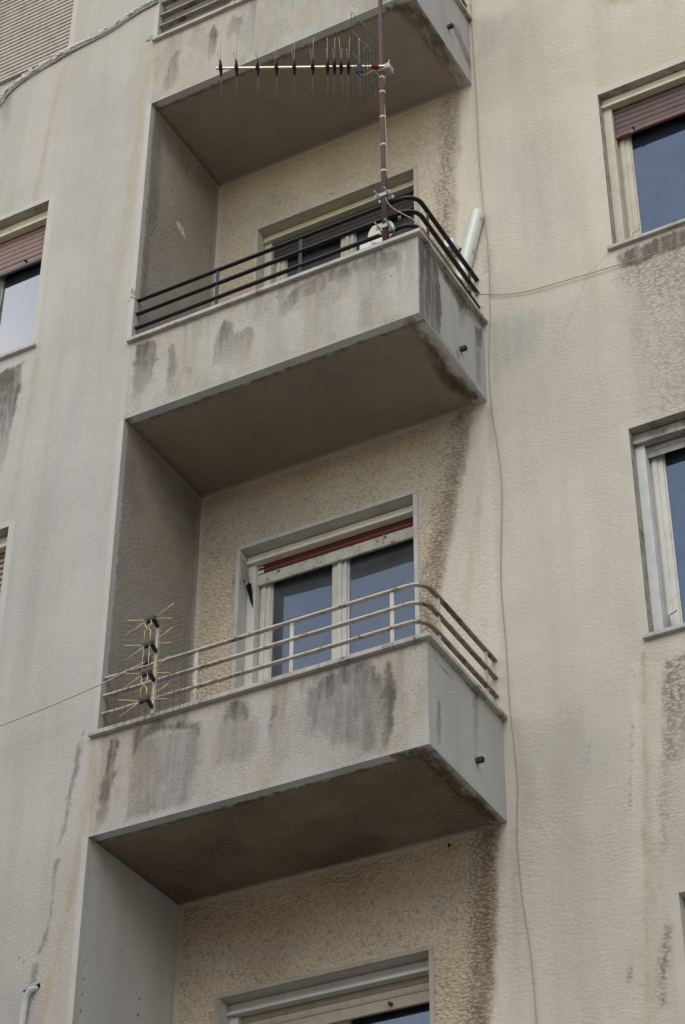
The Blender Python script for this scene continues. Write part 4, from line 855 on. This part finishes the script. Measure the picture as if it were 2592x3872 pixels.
# ------------------------------------------------------------------ grid antenna on the cream railing
bx, by = .44, -.16
ga = empty('panel_antenna', (.45, -.06, .60)); tag(ga, 'gold whiskered bow tie aerial before a dark wire grid on the lower balcony railing', 'antenna', 'rooftop style television aerials')
zs = (1.262, 1.085, .884, .702)
m = MB(); m.box(.436, .446, -.085, -.070, .65, 1.27, .001); m.box(.4325, .4355, -.088, -.066, .65, 1.27); m.box(.4465, .4495, -.088, -.066, .65, 1.27); local(m.build('spine', M['gold_pale']), ga)
for i, z in enumerate(zs):
    xo = .440-.0015*i
    m = MB(); m.box(xo-.035, xo-.012, by-.012, by+.012, z-.013, z+.013, .003); m.box(xo+.008, xo+.034, by-.014, by+.012, z-.012, z+.016, .003); m.box(xo-.012, xo+.008, by-.008, by+.008, z-.009, z+.009, .001)
    m.obox((xo+.02, by+.01, z-.002), (xo+.004, -.088, z-.004), .022, .022, bev=.003)
    local(m.build('insulator', M['black_plastic']), ga)
    for s1 in (-1, 1):
        for s2 in (-1, 1):
            a = Vector((xo+.030*s1, by-.004, z+.004*s2)); b = Vector((xo+.165*s1, by-.012+.01*rng.uniform(-1, 1), z+s2*.055+rng.uniform(-.006, .006)+.012*s1))
            local(MB().tube([a, b], .0026, 6).build('whisker', M['gold']), ga)
for (za, zb, cross) in ((0, 1, True), (1, 2, False), (2, 3, True)):
    for s1 in (-1, 1):
        A = zs[za]-.012; Bz = zs[zb]+.012; x0_ = .434+.021*s1; x1_ = .434+.021*(-s1 if cross else s1)
        if cross: f_ = .45 if za == 0 else .5; pts = [(x0_, by-.014, A), (x0_, by-.014, A-.03 if za == 0 else A-.05), (.434, by-.014-.004*s1, A-.052 if za == 0 else A-.07), (x1_, by-.014, A-.075 if za == 0 else A-.10), (x1_, by-.014, Bz)]
        else: pts = [(x0_, by-.014, A), (x0_, by-.014, Bz)]
        local(MB().tube(pts, .0026, 6).build('feed_line', M['gold']), ga)
local(MB().box(.405, .455, by-.016, by+.012, .955, 1.005, .004).build('balun_box', M['black_plastic']), ga)
m = MB(); gy_ = -.045; X0g, X1g, Z0g, Z1g = .222, .607, .645, 1.375
nx, nz = 8, 21
def gz(x): return 0
for i in range(nx+1):
    x = X0g+(X1g-X0g)*i/nx; m.tube([(x, gy_, Z0g), (x, gy_, Z1g)], .0012, 4)
for k in range(nz+1):
    z = Z0g+(Z1g-Z0g)*k/nz
    m.tube([(X0g-.05, gy_-.035, z), (X0g, gy_, z), (X1g, gy_, z), (X1g+.05, gy_-.035, z)], .0012, 4)
for x in (X0g-.05, X1g+.05): m.tube([(x, gy_-.035, Z0g), (x, gy_-.035, Z1g)], .0013, 4)
local(m.build('reflector_grid', M['mesh']), ga)

# ------------------------------------------------------------------ cables
def cable(name, pts, r, mat, label, k=8, group=None, cat='cable', seg=6):
    o = MB().tube(smoothpts(pts, k), r, seg).build(name, mat); return tag(o, label, cat, group)
cable('aerial_cable', [(.43, -.175, .957), (.30, -.165, .944), (.096, -.14, .924), (-.241, -.14, .882), (-.624, -.14, .846), (-1.0, -.14, .822), (-2.6, -.14, .76)], .0048, M['cable_light'], 'ivory cable pulled taut from the whiskered aerial across the grey left wall')
Y_ = D-.010
vw = [(2.23, 9.6), (2.215, 8.0), (2.215, 6.844), (2.219, 6.044), (2.218, 5.346), (2.231, 4.834), (2.248, 4.543), (2.250, 4.167), (2.235, 3.75), (2.214, 3.348), (2.222, 2.983), (2.251, 2.664), (2.262, 2.4), (2.25, 2.135), (2.222, 1.7), (2.224, 1.444), (2.236, 1.1), (2.240, .787), (2.258, .421), (2.262, .2), (2.248, -.007), (2.242, -.169), (2.255, -.5), (2.286, -.821), (2.301, -1.236), (2.30, -2.2), (2.31, -4)]
cable('wall_cable', [(x, Y_-.004*math.sin(z*3), z) for x, z in vw], .0032, M['cable_thin'], 'thin tan cable dangling down the beige wall right of the balconies')
hw = [(1.975, -.03, 4.20), (1.985, -.03, 4.14), (2.02, -.015, 4.075), (2.085, -.005, 4.00), (2.155, .01, 3.925), (2.196, .09, 3.86), (2.200, .213, 3.842), (2.198, .444, 3.850), (2.196, .645, 3.892), (2.192, .809, 3.935), (2.205, .905, 3.985), (2.25, .955, 4.005), (2.34, .957, 3.965), (2.533, .957, 3.912), (2.82, .955, 3.883), (3.103, .955, 3.862), (3.38, .953, 3.845), (3.642, .955, 3.858), (4.2, .955, 3.93), (5.5, .955, 3.9)]
cable('wall_cable', hw, .0034, M['cable_thin'], 'tan cable running from the mast foot along the black railing and across the beige wall')
ml = [(mx(z)+.019+.004*math.sin(z*7), my(z)-.004, z) for z in np.linspace(5.28, 4.22, 14)]
cable('mast_cable', [(c.x, c.y, c.z-.07), (c.x+.03, c.y+.02, c.z-.085), (c.x+.09, c.y+.03, c.z-.06), (mx(5.32)-.012, my(5.32)-.01, 5.325), (mx(5.3)+.01, my(5.3)-.018, 5.31)]+ml+[(1.975, -.035, 4.205)], .0042, M['cable'], 'beige aerial lead taped down the rusty mast', k=6)
# painted bundle across the upper left wall
bp = [(-2.4, 6.75), (-1.9, 6.82), (-1.56, 6.90), (-1.465, 6.95), (-1.424, 7.02), (-1.327, 7.085), (-1.179, 7.135), (-.98, 7.175), (-.807, 7.215), (-.481, 7.24), (-.216, 7.312), (-.046, 7.345), (-.01, 7.36)]
bun = empty('cable_bundle', (-1.0, -.02, 7.17)); tag(bun, 'thick bundle of paint crusted cables sagging under the wooden shuttered window', 'cable bundle')
for j, (dy, dz, r, mt) in enumerate(((-.016, .012, .011, 'cable_black'), (-.022, -.006, .014, 'flake'), (-.012, -.022, .010, 'flake'), (-.028, .004, .009, 'flake'))):
    pts = [(x, dy+.004*math.sin(i*2+j), z+dz+.006*math.sin(i*1.7+j*2)) for i, (x, z) in enumerate(bp)]
    local(MB().tube(smoothpts(pts, 8), r, 8).build('cable_strand', M[mt]), bun)
m = MB(); fp = smoothpts([(x, -.035, z) for x, z in bp], 30)
for i in range(190):
    p = fp[rng.randint(20, len(fp)-2)]; q = fp[min(len(fp)-1, fp.index(p)+2)] if False else p+Vector((.03, 0, .006))
    s_ = rng.uniform(.008, .024); b = bmesh.new(); bmesh.ops.create_cube(b, size=1)
    mt_ = Matrix.Translation(p+Vector((0, rng.uniform(-.006, .008), rng.uniform(-.024, .022)))) @ Matrix.Rotation(rng.uniform(-.6, .8), 4, 'Y') @ Matrix.Rotation(rng.uniform(-.5, .5), 4, 'X')
    for v in b.verts: v.co = Vector((v.co.x*s_*1.6+rng.uniform(-.002, .002), v.co.y*.002, v.co.z*s_*.7+rng.uniform(-.003, .003)))
    m.join(b, mt_)
tag(local(m.build('paint_flakes', M['flake']), bun), kind='stuff')
# conduit coming out of a hole low on the left wall
cd = empty('conduit', (-.30, -.02, -1.0)); tag(cd, 'white plastic conduit leaving a broken hole low on the left wall', 'pipe')
local(MB().tube(smoothpts([(-.262, .03, -.868), (-.268, .0, -.874), (-.285, -.022, -.885), (-.303, -.03, -.92), (-.313, -.026, -1.0), (-.320, -.024, -1.3), (-.322, -.024, -2.5), (-.322, -.024, -4)], 8), .0185, 14).build('pipe', M['pvc']), cd)
m = MB(); lump(m, (-.30, .006, -.85), .03, 7, (1.6, .2, .35)); local(m.build('broken_rim', M['plaster']), cd)
v0 = [(-.355, -.0025, -.868), (-.32, -.0025, -.856), (-.28, -.0025, -.858), (-.245, -.0025, -.842), (-.235, -.0025, -.862), (-.25, -.0025, -.885), (-.29, -.0025, -.892), (-.335, -.0025, -.885)]
m = MB(); m.bm.faces.new([m.bm.verts.new(p) for p in v0]); local(m.build('hole', M['dark']), cd)

# ------------------------------------------------------------------ things on the black-railed balcony
tb = empty('plastic_casing', (1.98, .93, 3.90)); tag(tb, 'long ivory half round casing with small clips leaning against the wall behind black railing', 'light fitting')
a, b = Vector((1.968, .925, 3.88)), Vector((2.203, .925, 4.79)); ax_ = (b-a).normalized(); sd_ = Vector((ax_.z, 0, -ax_.x))
m = MB(); rings = []; prof = [(-.044, .03), (-.044, .0)]+[(-.044*math.cos(math.pi*k/10), -.040*math.sin(math.pi*k/10)) for k in range(1, 10)]+[(.044, 0), (.044, .03)]
stn = [(0, 1), (.01, 1.0), (.99, 1.0), (.993, .985), (1.0, .80)]
for t, sc in stn:
    o = a+(b-a)*t; rings.append([m.bm.verts.new(o+sd_*p*sc+Vector((0, q*sc, 0))) for p, q in prof])
for i in range(len(rings)-1):
    for k in range(len(prof)-1):
        f = m.bm.faces.new((rings[i][k], rings[i][k+1], rings[i+1][k+1], rings[i+1][k])); f.smooth = True
m.bm.faces.new(rings[-1]); m.bm.faces.new(rings[0][::-1])
local(m.build('cover', M['dome']), tb)
m = MB()
for t in (.06, .35, .62, .93):
    for s1 in (-1, 1):
        p = a+(b-a)*t+sd_*.048*s1; m.obox(p-ax_*.016, p+ax_*.016, .010, .014, up=(0, 1, 0), bev=.002)
local(m.build('clip', M['galv']), tb)
m = MB(); m.box(1.965, 2.035, .86, D, 4.49, 4.565, .006); o = m.build('wall_box', M['white'])
m = MB(); m.tube([(2.04, .95, 4.50), (2.06, .93, 4.50)], .008, 8); m.tube([(2.03, .90, 4.488), (2.005, .88, 4.44), (1.985, .87, 4.43)], .006, 8)
wbx = empty('junction_box', (2.0, .92, 4.49)); tag(wbx, 'small white wall box beside the ivory casing', 'junction box')
local(o, wbx); o.name = 'box'; local(m.build('bracket', M['cable_black']), wbx)
dk = empty('round_dish', (1.752, .36, 4.19)); tag(dk, 'round cream dish behind the black railing by the mast foot', 'dish')
m = MB(); cx, cy, cz = 1.752, .33, 4.285; N_ = 36
prev = None
for r_, dy in ((0.0, .018), (.04, .015), (.07, .007), (.09, -.004), (.098, -.004), (.098, .006), (.07, .022), (0.0, .03)):
    ring = [m.bm.verts.new((cx+r_*math.cos(2*math.pi*k/N_), cy+dy, cz+r_*math.sin(2*math.pi*k/N_))) for k in range(N_)] if r_ else [m.bm.verts.new((cx, cy+dy, cz))]
    if prev:
        for k in range(N_):
            if len(prev) == 1: f = m.bm.faces.new((prev[0], ring[k], ring[(k+1) % N_]))
            elif len(ring) == 1: f = m.bm.faces.new((prev[k], prev[(k+1) % N_], ring[0]))
            else: f = m.bm.faces.new((prev[k], prev[(k+1) % N_], ring[(k+1) % N_], ring[k]))
            f.smooth = True
    prev = ring
local(m.build('dish', M['disc']), dk)
m = MB(); m.tube([(cx, cy+.03, cz), (cx, cy+.06, cz-.05), (cx, cy+.06, 3.27)], .011, 10); m.box(cx-.09, cx+.09, cy-.03, cy+.15, 3.252, 3.275, .005); local(m.build('stand', M['galv']), dk)
m = MB(); m.box(1.655, 1.745, .20, .27, 4.02, 4.105, .008); o = m.build('plastic_box', M['white']); tag(o, 'small pale box below the round cream dish, behind the coping', 'box')
m = MB(); m.tube([(2.012, .10, 4.155), (2.008, .10, 4.095), (2.010, .10, 4.085)], .009, 10, rr=[.007, .010, .013]); o = m.build('cable_plug', M['amber']); tag(o, 'tiny amber plug hanging near the black railing corner', 'plug')
